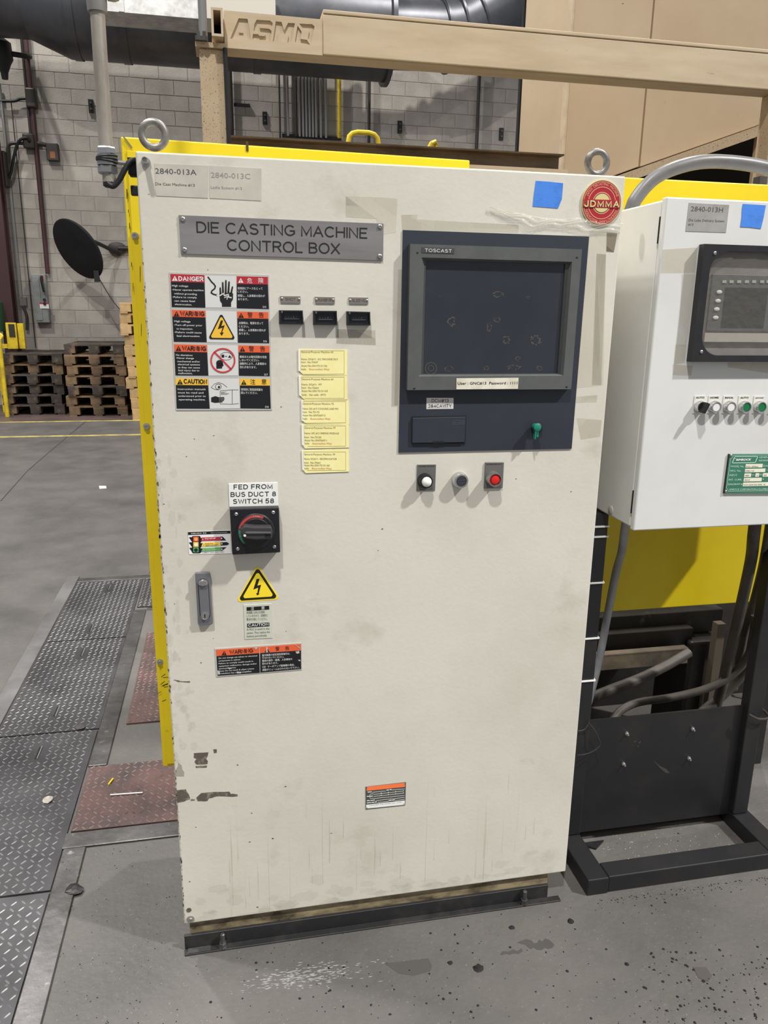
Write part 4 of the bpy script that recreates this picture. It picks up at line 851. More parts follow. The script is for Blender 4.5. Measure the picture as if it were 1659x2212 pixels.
# ------------------------------------------------------------------ fed-from label
WHL = mat('white_label', (236, 236, 234), .4); 
o = MB().pp(V8, [(472, 998), (797, 989), (802, 1144), (478, 1152)], -.0014, .0014).build('white_label', WHL, cab, bevel=.0004, seg=1); tag(o, 'white label reading FED FROM BUS DUCT 8 SWITCH 58')
b = MB()
for t_, p0, p1 in (('FED FROM', (506, 1036), (764, 1032)), ('BUS DUCT 8', (486, 1086), (787, 1081)), ('SWITCH 58', (502, 1132), (774, 1127))): stext(b, V8, t_, p0, p1, 33, .19, -.0017, .34)
b.build('lettering', BLACKP, o)
# ------------------------------------------------------------------ rotary main switch
SWB = mat('switch_black_plastic', (19, 20, 25), .42, rgb2=(28, 28, 32), scale=18)
fr = [(725, 152), (1530, 127), (1550, 857), (768, 897)]
ysw = -.022
P4 = [Q(*E2(*p), ysw) for p in fr]
sw = MB().prism(P4, (0, .0216, 0)).build('rotary_switch', SWB, cab, bevel=.002); tag(sw, 'black rotary main switch with red and green scale')
ce = Q(*E2(1150, 505), ysw)
rad = (Q(*E2(1462, 505), ysw)-Q(*E2(850, 505), ysw)).length/2
MB().ring(ce, (0, -1, 0), [(rad, -.002), (rad, .003), (rad*.94, .006), (rad*.76, .006)], 40, cap1=False).build('dial_collar', mat('dial_grey', (30, 30, 34), .4), sw, True)
MB().ring(ce, (0, -1, 0), [(rad*.775, .0), (rad*.775, .010), (rad*.74, .012)], 40).build('dial', SWB, sw, True)
def sector(a0, a1, r0, r1, Y, n=14):
    b = MB(); vs = []
    for k in range(n+1):
        t = math.radians(a0+(a1-a0)*k/n)
        for rr in (r0, r1): vs.append((ce.x+rr*math.cos(t), Y, ce.z+rr*math.sin(t)))
    return b.add(vs, [(2*k, 2*k+1, 2*k+3, 2*k+2) for k in range(n)])
MB.sector = None
yk = ysw-.0064
sector(62, 166, rad*.79, rad*.93, yk).build('red_scale', mat('scale_red', (186, 70, 70), .4), sw)
sector(168, 226, rad*.79, rad*.93, yk).build('green_scale', mat('scale_green', (40, 104, 84), .4), sw)
MB().arc('I ON', ce, rad*.81, 98, 76, rad*.1, yk-.0003, sc=(1, 1)).build('lettering', mat('scale_pale', (214, 170, 168), .5), sw)
MB().arc('O OFF', ce, rad*.81, 196, 172, rad*.1, yk-.0003).build('lettering', mat('scale_pale_green', (130, 190, 170), .5), sw)
HG = mat('handle_grey_plastic', (56, 55, 57), .4)
yh = ysw-.034
hp = [(905, 470), (965, 425), (1130, 440), (1405, 440), (1425, 520), (1410, 640), (1150, 655), (990, 640), (935, 600), (905, 540)]
P_ = [Q(*E2(*p), yh) for p in hp]
MB().prism(P_, (0, .022, 0)).build('switch_handle', HG, sw, bevel=.003)
MB().pp(E2, [(975, 535), (1000, 520), (1400, 525), (1400, 545), (1010, 548)], yh-.003, .003).build('handle_ridge', mat('ridge_grey', (96, 98, 102), .4), sw)
MB().pp(E2, quad(1300, 565, 1395, 612), yh-.0004, .001).build('padlock_slot', PITCH, sw)
q = Q(*E2(972, 577), yh); MB().ring((q.x, yh, q.z), (0, -1, 0), [(.0028, 0), (.0028, .001)], 12).build('handle_dot', WHITEP, sw)
for x, y in ((832, 232), (1434, 203), (858, 797), (1452, 763)): rivet(E2, x, y, sw, ysw, .0042)
# ------------------------------------------------------------------ lockout sticker
o = MB().pp(E2, [(45, 520), (735, 498), (752, 870), (65, 888)], -.0008, .0008).build('lockout_sticker', WHL, cab); tag(o, 'white sticker with a traffic light and three arrows')
e = -.0012
quadp(E2, [(45, 522), (735, 500), (738, 545), (48, 570)], 'header', BLK, o, e)
stext(MB(), E2, 'DENSO 5S', (100, 556), (345, 548), 20, .24, e-.0004).build('lettering', SW, o)
MB().text(E2, 'How to prevent trouble', (415, 541), (680, 530), 10, e-.0004, .02, .2).build('lettering', SW, o)
quadp(E2, [(112, 600), (125, 588), (232, 586), (252, 600), (252, 860), (235, 868), (125, 868), (112, 850)], 'traffic_light', BLK, o, e)
for (x, y) in ((62, 608), (62, 692), (68, 780)): quadp(E2, [(x, y), (x+50, y-3), (x+60, y+75), (x+40, y+60)], 'light_hood', BLK, o, e)
for (x, y) in ((245, 620), (245, 705), (245, 790)): quadp(E2, [(x, y), (x+50, y-3), (x+20, y+60), (x+5, y+70)], 'light_hood', BLK, o, e)
for cy, cc, lc in ((637, (222, 92, 56), (250, 170, 90)), (725, (238, 196, 92), (250, 240, 220)), (812, (90, 168, 96), (20, 40, 26))):
    quadp(E2, quad(132, cy-38, 218, cy+40), 'lamp_panel', mat('lp%d' % cy, cc, .5), o, e-.0003)
    b = MB(); disc(b, E2, 176, cy+4, 30, 28, e-.0006); b.build('lamp_disc', mat('ld%d' % cy, lc, .5), o)
RA = mat('arrow_red', (186, 50, 74), .4); YA = mat('arrow_yellow', (246, 212, 96), .4); GA = mat('arrow_green', (98, 170, 92), .4)
quadp(E2, [(270, 612), (580, 600), (585, 660), (262, 668)], 'arrow', RA, o, e-.0003); quadp(E2, [(580, 598), (612, 598), (665, 655), (585, 660)], 'arrow_tip', BLK, o, e-.0003)
quadp(E2, [(290, 692), (575, 686), (580, 742), (262, 762)], 'arrow', YA, o, e-.0003); quadp(E2, [(575, 692), (680, 686), (716, 712), (684, 735), (578, 742)], 'arrow_tip', BLK, o, e-.0003)
quadp(E2, [(285, 785), (578, 770), (582, 825), (262, 840)], 'arrow', GA, o, e-.0003); quadp(E2, [(578, 775), (672, 768), (600, 826), (582, 826)], 'arrow_tip', BLK, o, e-.0003)
for cx, cy in ((593, 625), (597, 714), (596, 802)):
    b = MB(); disc(b, E2, cx, cy, 11, 11, e-.0007); b.build('arrow_dot', WHITEP, o)
lines(E2, [('Stop and call', (320, 640), (495, 630)), ('1', (282, 650), (294, 650)), ('3', (294, 822), (310, 822))], SW, o, 20, e-.0007, .03)
lines(E2, [('Check first', (320, 718), (460, 712)), ('Respond to the problem', (330, 738), (535, 730)), ('Ask for assistance', (330, 752), (510, 748)), ('2', (290, 740), (312, 740))], mat('brown_ink', (110, 84, 30), .6), o, 13, e-.0007, .02)
lines(E2, [('Wait until fixed', (325, 802), (470, 795)), ('supervisor must give the OK', (335, 822), (560, 812))], mat('pale_green_ink', (190, 226, 186), .6), o, 13, e-.0007)
lines(E2, [('COMMON SENSE SAFETY FIRST', (275, 862), (635, 850))], BLACKP, o, 12, e-.0004)
# ------------------------------------------------------------------ latch handle
HM = mat('latch_grey_zinc', (122, 123, 128), .38, .4); CHR = mat('polished_latch_metal', (190, 190, 192), .2, .9)
oq = [(202, 195), (210, 186), (350, 182), (360, 190), (392, 715), (380, 728), (245, 738), (232, 728)]
P_ = [Q(*D3(*p), -.010) for p in oq]
la = MB().prism(P_, (0, .0098, 0)).build('latch_handle', HM, cab, bevel=.0015)
tag(la, 'long grey flush latch handle')
def capsule(V, xt, yt, xb_, yb_, w0, w1, n=12):
    out = []
    for k in range(n+1): t = math.pi+math.pi*k/n; out.append((xt+w0*math.cos(t), yt+w0*math.sin(t)))
    for k in range(n+1): t = math.pi*k/n; out.append((xb_+w1*math.cos(t), yb_+w1*math.sin(t)))
    return out
quadp(D3, capsule(D3, 287, 300, 308, 618, 56, 56), 'recess_line', PITCH, la, -.0103)
MB().prism([Q(*D3(*p), -.0125) for p in capsule(D3, 287, 300, 308, 618, 50, 50)], (0, .002, 0)).build('lever', HM, la, bevel=.001)
q = Q(*D3(286, 290), -.0125)
MB().ring((q.x, -.0125, q.z+.001), (0, -1, 0), [(.0102, 0), (.0102, .003), (.008, .0055), (.003, .006)], 22, sc=(1, .75)).build('push_button', CHR, la, True)
q = Q(*D3(305, 635), -.0125)
MB().ring((q.x, -.0125, q.z), (0, -1, 0), [(.0088, 0), (.0088, .0025), (.0076, .003), (.007, .0022)], 22).build('lock_cylinder', CHR, la, True)
MB().box(q.x-.0012, q.x+.0012, -.0152, -.0146, q.z-.004, q.z+.004).build('key_slot', PITCH, la)
# ------------------------------------------------------------------ voltage triangle sticker
SY = mat('sticker_yellow', (248, 220, 44), .4)
sh = shock_triangle(D3, (860, 95), (632, 492), (1100, 462), None, 0, 0)
o = MB().pp(D3, sh(1.0), -.0006, .0006).build('voltage_sticker', SY, cab); tag(o, 'yellow triangular high-voltage sticker')
quadp(D3, sh(.90), 'black_border', BLACKP, o, -.0009); quadp(D3, sh(.72), 'yellow_field', SY, o, -.0012)
bolt_shape(D3, [(852, 246), (882, 246), (858, 318), (898, 308), (872, 402), (884, 400), (858, 422), (846, 396), (858, 398), (868, 338), (816, 358)], o, -.0015)
# ------------------------------------------------------------------ battery caution label
o = MB().pp(D3, [(712, 520), (1010, 506), (1018, 870), (726, 884)], -.001, .001).build('caution_label', mat('pale_green_foil', (200, 202, 188), .35), cab, bevel=.0003, seg=1); tag(o, 'small pale bilingual label with a black CAUTION bar')
quadp(D3, [(745, 545), (982, 530), (984, 568), (747, 582)], 'bar', BLK, o); quadp(D3, [(752, 718), (984, 706), (986, 744), (752, 758)], 'bar', BLK, o)
stext(MB().text(D3, '注', (790, 574), (824, 572), 32, Yt, 0, capu=.8).text(D3, '意', (900, 568), (936, 566), 30, Yt, 0, capu=.8), D3, 'CAUTION', (762, 750), (976, 738), 30, .22, Yt, .3).build('lettering', SW, o)
lines(D3, [('本装置にはPLCを使用', (744, 613), (934, 606)), ('していますので、定期的に', (746, 648), (968, 640)), ('電池を交換してください。', (746, 684), (964, 678)), ('A PLC is used in the', (748, 790), (986, 778)), ('system. Thus replace the', (748, 826), (990, 814)), ('battery periodically.', (748, 861), (962, 850))], mat('olive_ink', (74, 76, 66), .6), o, 21, Yp, .0)
# ------------------------------------------------------------------ lower warning label
o = MB().pp(D3, [(410, 982), (1325, 920), (1328, 1205), (428, 1280)], -.0012, .0012).build('warning_label', SIL, cab); tag(o, 'wide scuffed orange and black bilingual WARNING label')
quadp(D3, [(420, 994), (878, 964), (878, 1028), (428, 1060)], 'header', ORG, o); quadp(D3, [(884, 964), (1316, 932), (1318, 1000), (886, 1028)], 'header', ORG, o)
quadp(D3, [(428, 1062), (878, 1030), (884, 1236), (440, 1268)], 'text_field', BLK, o); quadp(D3, [(888, 1030), (1318, 1002), (1320, 1196), (890, 1234)], 'text_field', BLK, o)
tri(D3, 509, 1030, 26, BLK, ORG, o); tri(D3, 962, 998, 26, BLK, ORG, o)
stext(MB(), D3, 'WARNING', (568, 1041), (814, 1021), 44, .2, Yt, .28).text(D3, '警', (1050, 1002), (1092, 999), 38, Yt, 0, capu=.8).text(D3, '告', (1152, 995), (1196, 992), 36, Yt, 0, capu=.8).build('lettering', BLK, o)
lines(D3, [('Do not change set-values on electrical', (450, 1090), (856, 1062)), ('components in cabinet.', (450, 1118), (682, 1102)), ('Failure to comply could result in', (450, 1146), (814, 1120)), ('equipment malfunction, damage and/or', (452, 1174), (852, 1146)), ('personal injuries.', (453, 1200), (636, 1186)), ('Note: Do not touch & adjust volume', (455, 1226), (824, 1198)), ('if machine has servo-amplifier.', (456, 1252), (802, 1226))], SW, o, 15, Yt, .003)
lines(D3, [('盤内機器の設定値変更操作は、', (908, 1062), (1204, 1042)), ('行なわないでください。', (908, 1090), (1140, 1076)), ('機械の誤作・破損、人身事故の', (908, 1120), (1226, 1100)), ('恐れがあります。', (908, 1150), (1076, 1140)), ('（注）サーボアンプ盤機種の場合、', (910, 1184), (1252, 1160)), ('調整ボリュームはさわらないで下さい。', (912, 1216), (1302, 1188))], SW, o, 18, Yt, .0)
for pts in ([(828, 970), (862, 968), (850, 990), (835, 992)], [(948, 968), (968, 966), (972, 1020), (950, 1024)], [(1262, 1010), (1300, 1004), (1304, 1032), (1275, 1034)], [(1258, 935), (1310, 975), (1306, 982), (1256, 940)], [(640, 1226), (690, 1222), (685, 1240), (645, 1242)], [(436, 1215), (460, 1213), (470, 1250), (440, 1255)], [(1285, 1100), (1312, 1100), (1308, 1118)], [(540, 1180), (600, 1190), (560, 1200)]):
    blob(D3, pts, 'scuff', SIL, o, 3, 2, Yt-.0003, .0002)
# ------------------------------------------------------------------ rating plate
o = MB().pp(E1, [(148, 298), (1462, 148), (1440, 895), (152, 1032)], -.0012, .0012).build('rating_plate', mat('dark_plate_edge', (78, 80, 78), .4), cab); tag(o, 'small orange, black and white rating plate near the bottom')
quadp(E1, [(180, 300), (1430, 165), (1430, 300), (180, 430)], 'orange_band', mat('plate_orange', (246, 122, 72), .5), o)
quadp(E1, [(168, 885), (1425, 745), (1425, 880), (170, 1005)], 'white_band', WHITEP, o)
b = MB()
for p in ([(360, 480), (800, 432)], [(1000, 405), (1415, 365)], [(420, 545), (1380, 435)], [(415, 612), (1380, 505)], [(420, 680), (1415, 578)], [(480, 748), (1415, 645)], [(545, 808), (890, 770)], [(1110, 745), (1415, 708)]): stroke(b, E1, p, 9)
stroke(b, E1, [(420, 545), (400, 525), (300, 535), (285, 560), (290, 660), (310, 675), (400, 668), (420, 682)], 9)
for x, y in ((655, 500), (888, 475), (1125, 450), (1380, 425), (655, 570), (888, 545), (1125, 520), (1380, 495)): b.pp(E1, [(x-16, y+12), (x, y-22), (x+18, y+8)], Yt, .0002)
for x0, y0, x1, y1 in ((215, 470, 340, 462), (190, 612, 280, 606), (300, 606, 380, 598), (190, 755, 285, 745), (312, 742, 440, 728), (190, 824, 320, 812), (345, 808, 425, 800), (450, 796, 510, 790), (830, 408, 905, 400), (935, 396, 990, 388), (905, 744, 985, 736), (1010, 734, 1095, 722)): stroke(b, E1, [(x0, y0), (x1, y1)], 22)
b.build('printed_lines', WHITEP, o)
MB().text(E1, 'TOSHIBA MACHINE CO., LTD.', (260, 915), (1335, 808), 26, Yt, 0).build('lettering', mat('pale_ink', (130, 132, 140), .6), o)
for x, y in ((205, 318), (1415, 190), (200, 985), (1398, 848)): rivet(E1, x, y, o, -.0016, .0014)
# ------------------------------------------------------------------ HMI panel
PAN = mat('slate_panel_paint', (46, 50, 61), .5, rgb2=(40, 43, 53), scale=5, lo=.4, hi=.7); BEZ = mat('grey_bezel_plastic', (90, 92, 91), .45, rgb2=(82, 84, 83), scale=16)
SCR = mat('dark_screen_glass', (50, 53, 61), .22, rgb2=(43, 46, 54), scale=3)
hm = MB().pp(V6, [(90, 168), (1282, 210), (1170, 1568), (62, 1593)], -.0025, .0025).build('operator_panel', PAN, cab); tag(hm, 'dark slate operator panel with touch screen')
MB().frame(V6, [(137, 257), (1237, 292), (1167, 1187), (118, 1193)], [(210, 344), (1173, 372), (1117, 1101), (190, 1106)], -.018, -.003, [(228, 362), (1150, 384), (1098, 1090), (206, 1093)], -.010).build('screen_bezel', BEZ, hm, bevel=.0)
MB().frame(V6, [(206, 340), (1176, 368), (1120, 1105), (186, 1110)], [(238, 362), (1130, 384), (1080, 1086), (220, 1088)], -.0102, -.004).build('inner_bezel', mat('dark_bezel_plastic', (66, 67, 68), .4), hm)
MB().pp(V6, [(236, 360), (1132, 382), (1082, 1088), (218, 1090)], -.0065, .003).build('touch_screen', SCR, hm)
SM = clear('fingerprint_smudge', (128, 118, 106), .22, .6)
for cx, cy, rx_, ry_ in ((700, 578, 42, 26), (402, 755, 30, 34), (645, 790, 18, 40), (692, 745, 26, 22), (752, 872, 26, 32), (942, 872, 44, 36), (825, 990, 22, 16), (385, 1055, 38, 26), (626, 1052, 24, 18), (800, 1048, 48, 20), (966, 1054, 24, 20), (330, 592, 10, 7), (890, 600, 14, 12)):
    b = MB(); n = 26
    for k in range(n):
        if random.random() < .3: continue
        t0 = 2*math.pi*k/n; r0_ = random.uniform(.35, .75); r1_ = r0_+random.uniform(.1, .3); t1 = t0+random.uniform(.15, .5)
        b.pp(V6, [(cx+rx_*r0_*math.cos(t0), cy+ry_*r0_*math.sin(t0)), (cx+rx_*r1_*math.cos(t0), cy+ry_*r1_*math.sin(t0)), (cx+rx_*r1_*math.cos(t1), cy+ry_*r1_*math.sin(t1)), (cx+rx_*r0_*math.cos(t1), cy+ry_*r0_*math.sin(t1))], -.0068, .0002)
    b.build('fingerprint', SM, hm)
b = MB(); circ(b, V6, 270, 1053, 34, 39, -.0068); circ(b, V6, 270, 1053, 16, 20, -.0068); b.build('fingerprint', SM, hm)
o = quadp(V6, [(210, 279), (421, 286), (419, 320), (210, 313)], 'brand_badge', mat('badge_dark', (70, 71, 74), .35), hm, -.0188)
stext(MB(), V6, 'TOSCAST', (230, 308), (402, 314), 22, .16, -.0192, .26).build('badge_lettering', SW, hm)
for x, y in ((182, 314), (1203, 345), (162, 1183), (1137, 1173)): quadp(V6, quad(x-6, y-4, x+7, y+5), 'bezel_notch', PITCH, hm, -.0183)
o = quadp(V6, [(433, 1117), (830, 1114), (826, 1185), (432, 1188)], 'password_label', mat('cream_label', (226, 222, 206), .6, rgb2=(206, 200, 180), scale=40), hm, -.0189)
MB().text(V6, 'User : GNC#13  Password : 1111', (440, 1158), (822, 1155), 18, -.0193, .008).build('password_lettering', BLACKP, hm)
o = quadp(V6, [(241, 1242), (414, 1243), (413, 1313), (240, 1315)], 'cavity_label', mat('white_metal_label', (206, 203, 200), .4), hm, -.0031)
stext(stext(MB(), V6, 'DCM#13', (274, 1271), (382, 1272), 22, .13, -.0035), V6, '2&4CAVITY', (252, 1305), (401, 1304), 22, .13, -.0035).build('cavity_lettering', BLACKP, hm)
MB().pp(V6, [(149, 1361), (496, 1357), (490, 1533), (146, 1536)], -.0045, .002).build('card_door_frame', PITCH, hm)
MB().pp(V6, [(152, 1372), (492, 1364), (485, 1527), (150, 1532)], -.008, .004).build('card_door', PAN, hm, bevel=.0008)
quadp(V6, [(284, 1520), (352, 1518), (352, 1531), (284, 1533)], 'finger_notch', PITCH, hm, -.0084)
q_ = [(408, 1392), (483, 1389), (481, 1412), (407, 1414)]; b = MB(); stroke(b, V6, q_+[q_[0]], 2, -.0084); b.text(V6, 'PROFACE', (412, 1409), (478, 1406), 12, -.0084); b.build('moulded_badge', mat('moulded_grey', (84, 86, 96), .4), hm)
q = Q(*V6(946, 1437), -.004)
MB().ring((q.x, -.0028, q.z), (0, -1, 0), [(.0125, 0), (.0125, .005), (.0095, .008), (.0075, .008), (.0075, .006)], 24).build('key_switch_ring', RUBBER, hm, True)
GRN = mat('teal_key_plastic', (28, 128, 104), .35); q2 = Q(*V6(950, 1432), -.024)
MB().ring((q2.x, -.008, q2.z), (0, -1, 0), [(.007, 0), (.0075, .012), (.0085, .013), (.0085, .018), (.007, .019)], 22).build('key_switch_button', GRN, hm, True)
MB().box(q2.x-.004, q2.x-.0015, -.026, -.016, q2.z-.026, q2.z-.006, Matrix.Rotation(.05, 3, 'Y'), q2).box(q2.x+.0005, q2.x+.005, -.022, -.016, q2.z-.022, q2.z-.006).build('key_tab', GRN, hm)
# ------------------------------------------------------------------ push buttons below the panel
PG = mat('button_plate_grey', (100, 98, 96), .42)
p = MB().pp(E6, [(145, 166), (428, 163), (413, 550), (135, 556)], -.0015, .0015).build('button_plate', PG, cab); MB().text(E6, 'POWER SOURCE', (172, 200), (405, 196), 22, -.0018).build('lettering', INK, p)
q = Q(*E6(294, 428), -.024)
b = MB().ring((q.x, -.001, q.z), (0, -1, 0), [(.0165, 0), (.0165, .004), (.0155, .006), (.0145, .019), (.012, .019)], 28); b.build('lamp_collar', RUBBER, p, True)
MB().ring((q.x, -.019, q.z), (0, -1, 0), [(.0113, 0), (.0113, .002), (.0098, .0065), (.006, .009), (.001, .0098)], 26).build('white_lamp_lens', mat('white_lens', (232, 236, 228), .3), p, True)
q = Q(*E6(808, 412), -.018)
bz_ = MB().ring((q.x, 0, q.z), (0, -1, 0), [(.0185, 0), (.0185, .004), (.0172, .015), (.0155, .0185), (.012, .0185), (.0115, .015)], 30).build('buzzer', mat('chrome_ring', (206, 206, 206), .12, .95), cab, True); tag(bz_, 'round chrome-ringed buzzer')
MB().ring((q.x, -.014, q.z), (0, -1, 0), [(.0118, 0), (.0118, .003), (.011, .0035)], 26).build('buzzer_grille', RUBBER, bz_, True)
b = MB()
for k in range(-4, 5):
    zz = k*.0024; hw = math.sqrt(max(0, .0108**2-zz*zz)); b.box(q.x-hw, q.x+hw, -.0182, -.0174, q.z+zz-.0004, q.z+zz+.0004)
b.build('grille_ribs', mat('rib_grey', (84, 88, 96), .4), bz_)
p = MB().pp(E6, [(1165, 130), (1445, 128), (1425, 515), (1143, 522)], -.004, .004).build('button_plate', PG, cab, bevel=.001, seg=1); MB().text(E6, 'EMERGENCY', (1185, 170), (1420, 165), 22, -.0043).build('lettering', INK, p)
q = Q(*E6(1316, 394), -.026)
MB().ring((q.x, -.004, q.z), (0, -1, 0), [(.0165, 0), (.0165, .012), (.0155, .022), (.0135, .022), (.0125, .017)], 30).build('button_collar', mat('satin_collar', (150, 150, 146), .3, .7), p, True)
MB().ring((q.x, -.018, q.z), (0, -1, 0), [(.0122, 0), (.0122, .003), (.0095, .0045), (.0093, .0075), (.008, .008)], 26).build('red_push_button', mat('red_button_plastic', (212, 34, 34), .3), p, True)
# ------------------------------------------------------------------ round badge
C0 = Q(*E3(812, 815), -.001); rxw = (Q(*E3(1405, 815), -.001)-Q(*E3(220, 815), -.001)).length/2; rzw = (Q(*E3(812, 122), -.001)-Q(*E3(812, 1508), -.001)).length/2
GOLD = mat('badge_gold', (226, 212, 150), .35, .2); BRED = mat('badge_red', (168, 38, 46), .4); BPNK = mat('badge_pale_line', (236, 168, 140), .4); BDK = mat('badge_dark_line', (110, 60, 40), .5)
def bd(f0, f1, Y, name, m_, par, h=None, n=56):
    b = MB()
    if f0 == 0: b.prism([(C0.x+rxw*f1*math.cos(2*math.pi*k/n), Y, C0.z+rzw*f1*math.sin(2*math.pi*k/n)) for k in range(n)], (0, .0003 if par else .003, 0))
    else:
        vs = []
        for k in range(n):
            t = 2*math.pi*k/n
            for f in (f0, f1): vs.append((C0.x+rxw*f*math.cos(t), Y, C0.z+rzw*f*math.sin(t)))
        b.add(vs, [(2*k, 2*k+1, (2*k+3) % (2*n), (2*k+2) % (2*n)) for k in range(n)])
    return b.build(name, m_, par)
bg = MB().prism([(C0.x+rxw*math.cos(2*math.pi*k/56), -.003, C0.z+rzw*math.sin(2*math.pi*k/56)) for k in range(56)], (0, .003, 0)).build('round_badge', GOLD, cab); tag(bg, 'round red and gold badge reading JDMMA')
bd(0, .955, -.0034, 'red_disc', BRED, bg); bd(.90, .925, -.0038, 'pale_ring', BPNK, bg); bd(.67, .70, -.0038, 'pale_ring', BPNK, bg); bd(.44, .475, -.0038, 'pale_ring', BPNK, bg); bd(.945, .96, -.0038, 'dark_ring', BDK, bg)
bd(0, .43, -.0038, 'dark_disc', BDK, bg); bd(0, .40, -.0042, 'gold_disc', GOLD, bg)
k_ = rzw/rxw
b = MB(); b.arc('JAPAN  DIECASTING  MACHINE', C0, rxw*.76, 160, 22, rxw*.12, -.0040, .0, sc=(1, k_)); b.build('ring_lettering', BPNK, bg)
b = MB(); b.arc("MANUFACTURERS'  ASSOCIATION", C0, rxw*.76, -22+0, -158, rxw*.12, -.0040, .0, sc=(1, k_)); b.build('ring_lettering', BPNK, bg)
quadp(E3, [(300, 690), (1365, 725), (1350, 975), (285, 940)], 'name_band', BRED, bg, -.0044)
stext(MB(), E3, 'JDMMA', (290, 932), (1354, 952), 232, .30, -.0048, .42).build('badge_lettering', BDK, bg)
stext(MB(), E3, 'JDMMA', (300, 924), (1344, 944), 214, .25, -.0054, .44).build('badge_lettering', GOLD, bg)
# ------------------------------------------------------------------ conduit pole with clamp at the top left corner
q0 = Q(222, 60, .03); q1 = Q(229, 318, .03)
pl = thing('conduit_pole', 'grey steel conduit pole hanging beside the top left cabinet corner', 'pipe', (q1.x, .03, q1.z))
POLE = mat('weathered_pipe_zinc', (166, 158, 148), .45, .4, rgb2=(140, 132, 122), scale=30, stretch=(1, 1, .3))
px_ = q1.x
ztop_ = Q(215, 22, .03).z
MB().cyl((px_, .03, q1.z), (px_+.002, .03, ztop_+.002), .0130, n=24).build('pipe', POLE, pl, True)
MB().ring((px_+.002, .03, ztop_), (0, 0, 1), [(.017, -.004), (.018, .01), (.018, .05), (.014, .055), (.014, .9)], 24).build('upper_coupling', mat('dull_casting', (130, 128, 126), .5, .3), pl, True)
MB().ring((px_+.02, .03, ztop_+.028), (1, 0, .1), [(.012, 0), (.014, .012), (.012, .02)], 18).build('side_knob', mat('dull_casting', (130, 128, 126), .5, .3), pl, True)
zn = Q(229, 318, .03).z
MB().ring((px_, .03, zn-.013), (0, 0, 1), [(.0155, 0), (.0175, .002), (.0175, .011), (.0155, .013)], 6, rot=.2).build('hex_nut', CHR, pl)
MB().ring((px_, .03, zn-.032), (0, 0, 1), [(.018, 0), (.018, .018)], 20).build('clamp_band', mat('clamp_steel', (150, 150, 150), .3, .7), pl, True)
for k in range(3): MB().ring((px_, .03, zn-.017-.004*k), Vector((.12*(k-1), 0, 1)), [(.0195, -.0018), (.0205, 0), (.0195, .0018)], 20).build('tie_wire', RUBBER, pl, True)
MB().ring((px_, .03, zn-.048), (0, 0, 1), [(.0145, 0), (.018, .003), (.018, .014), (.016, .016)], 6, rot=.5).build('lower_hex_nut', mat('clamp_steel', (150, 150, 150), .3, .7), pl)
MB().ring((px_+.002, .03, zn-.064), (0, 0, 1), [(.011, 0), (.0125, .002), (.0125, .016)], 18).build('pipe_end', POLE, pl, True)
MB().cyl((px_+.005, .03, zn-.024), (.012, .035, zn-.029), .0042, n=10).build('support_bar', mat('clamp_steel', (150, 150, 150), .3, .7), pl, True)
MB().box(-.018, -.0005, .028, .05, zn-.045, zn-.016).build('support_lug', RUBBER, pl)
a_ = px_
cb_ = MB().tube([(a_+.0, .018, zn-.066), (a_+.010, .016, zn-.070), (a_+.022, .016, zn-.058), (a_+.034, .016, zn-.038), (a_+.044, .02, zn-.024), (a_+.056, .03, zn-.020)], .0052, 10).build('cable', RUBBER, pl, True)
MB().ring((px_+.002, .03, zn-.071), (0, 0, 1), [(.0085, 0), (.0125, .003), (.0125, .010)], 16).build('rubber_boot', RUBBER, pl, True)
for z in (Q(*V1(857, 1092), .02).z, Q(*V1(865, 1213), .02).z): MB().box(-.016, .0, .03, .045, z-.009, z+.009).build('hinge', RUBBER, cab, bevel=.002)
# ------------------------------------------------------------------ yellow machine guard panels
Yg_ = .42
a = Q(263, 295, Yg_); b_ = Q(350, 1657, Yg_)
xl_ = (a.x+b_.x)/2
yg = thing('machine_guard', 'tall yellow machine guard panel behind the left side of the cabinet', 'guard', (xl_, Yg_, 0))
xr_ = Q(1015, 350, Yg_).x
MB().prism([(xl_, Yg_, b_.z), (xr_, Yg_, b_.z), (xr_, Yg_, Q(1015, 346, Yg_).z), (xl_, Yg_, a.z)], (0, .03, 0)).build('panel', YEL, yg, bevel=.003)
MB().box(xl_+.012, xl_+.06, Yg_-.004, Yg_-.0002, b_.z+.01, a.z-.03).build('edge_flange', YEL, yg, bevel=.001, seg=1)
for V, x, y in ((V4, 1152, 432), (V4, 1252, 2057), (D1, 1246, 1008)):
    q = Q(*V(x, y), Yg_-.004); b = MB().ring((q.x, Yg_-.004, q.z), (0, -1, 0), [(.0085, 0), (.0085, .002), (.0055, .0022), (.0055, .008), (.004, .008), (.004, .005)], 14); b.build('bolt', ZINC, yg, True)
CH = mat('yellow_chip_dark', (58, 50, 24), .6)
for x, y0, y1, w_ in ((1082, 30, 120, 9), (1095, 205, 240, 6), (1104, 320, 380, 7), (1122, 655, 700, 6), (1195, 690, 830, 5), (1135, 830, 910, 4), (1205, 1180, 1290, 4)):
    q_ = [(x-w_*.4, y0), (x+w_*.5, y0+5), (x+w_*.7, (y0+y1)/2), (x+w_*.3, y1), (x-w_*.3, y1-6)]
    MB().pp(V4, q_, Yg_-.0046, .0005).build('paint_chip', CH, yg)
for i in range(9):
    x = random.uniform(1232, 1285); y = random.uniform(1120, 1330); dx = random.uniform(20, 45); b = MB(); stroke(b, D1, [(x, y), (x+dx, y-random.uniform(0, 25))], 4, Yg_-.0046); b.build('paint_scratch', CH, yg)
MB().pp(V1, [(785, 875), (795, 872), (850, 945), (840, 950)], Yg_-.0046, .001).build('worn_corner', mat('bare_corner', (150, 140, 110), .4, .5), yg)
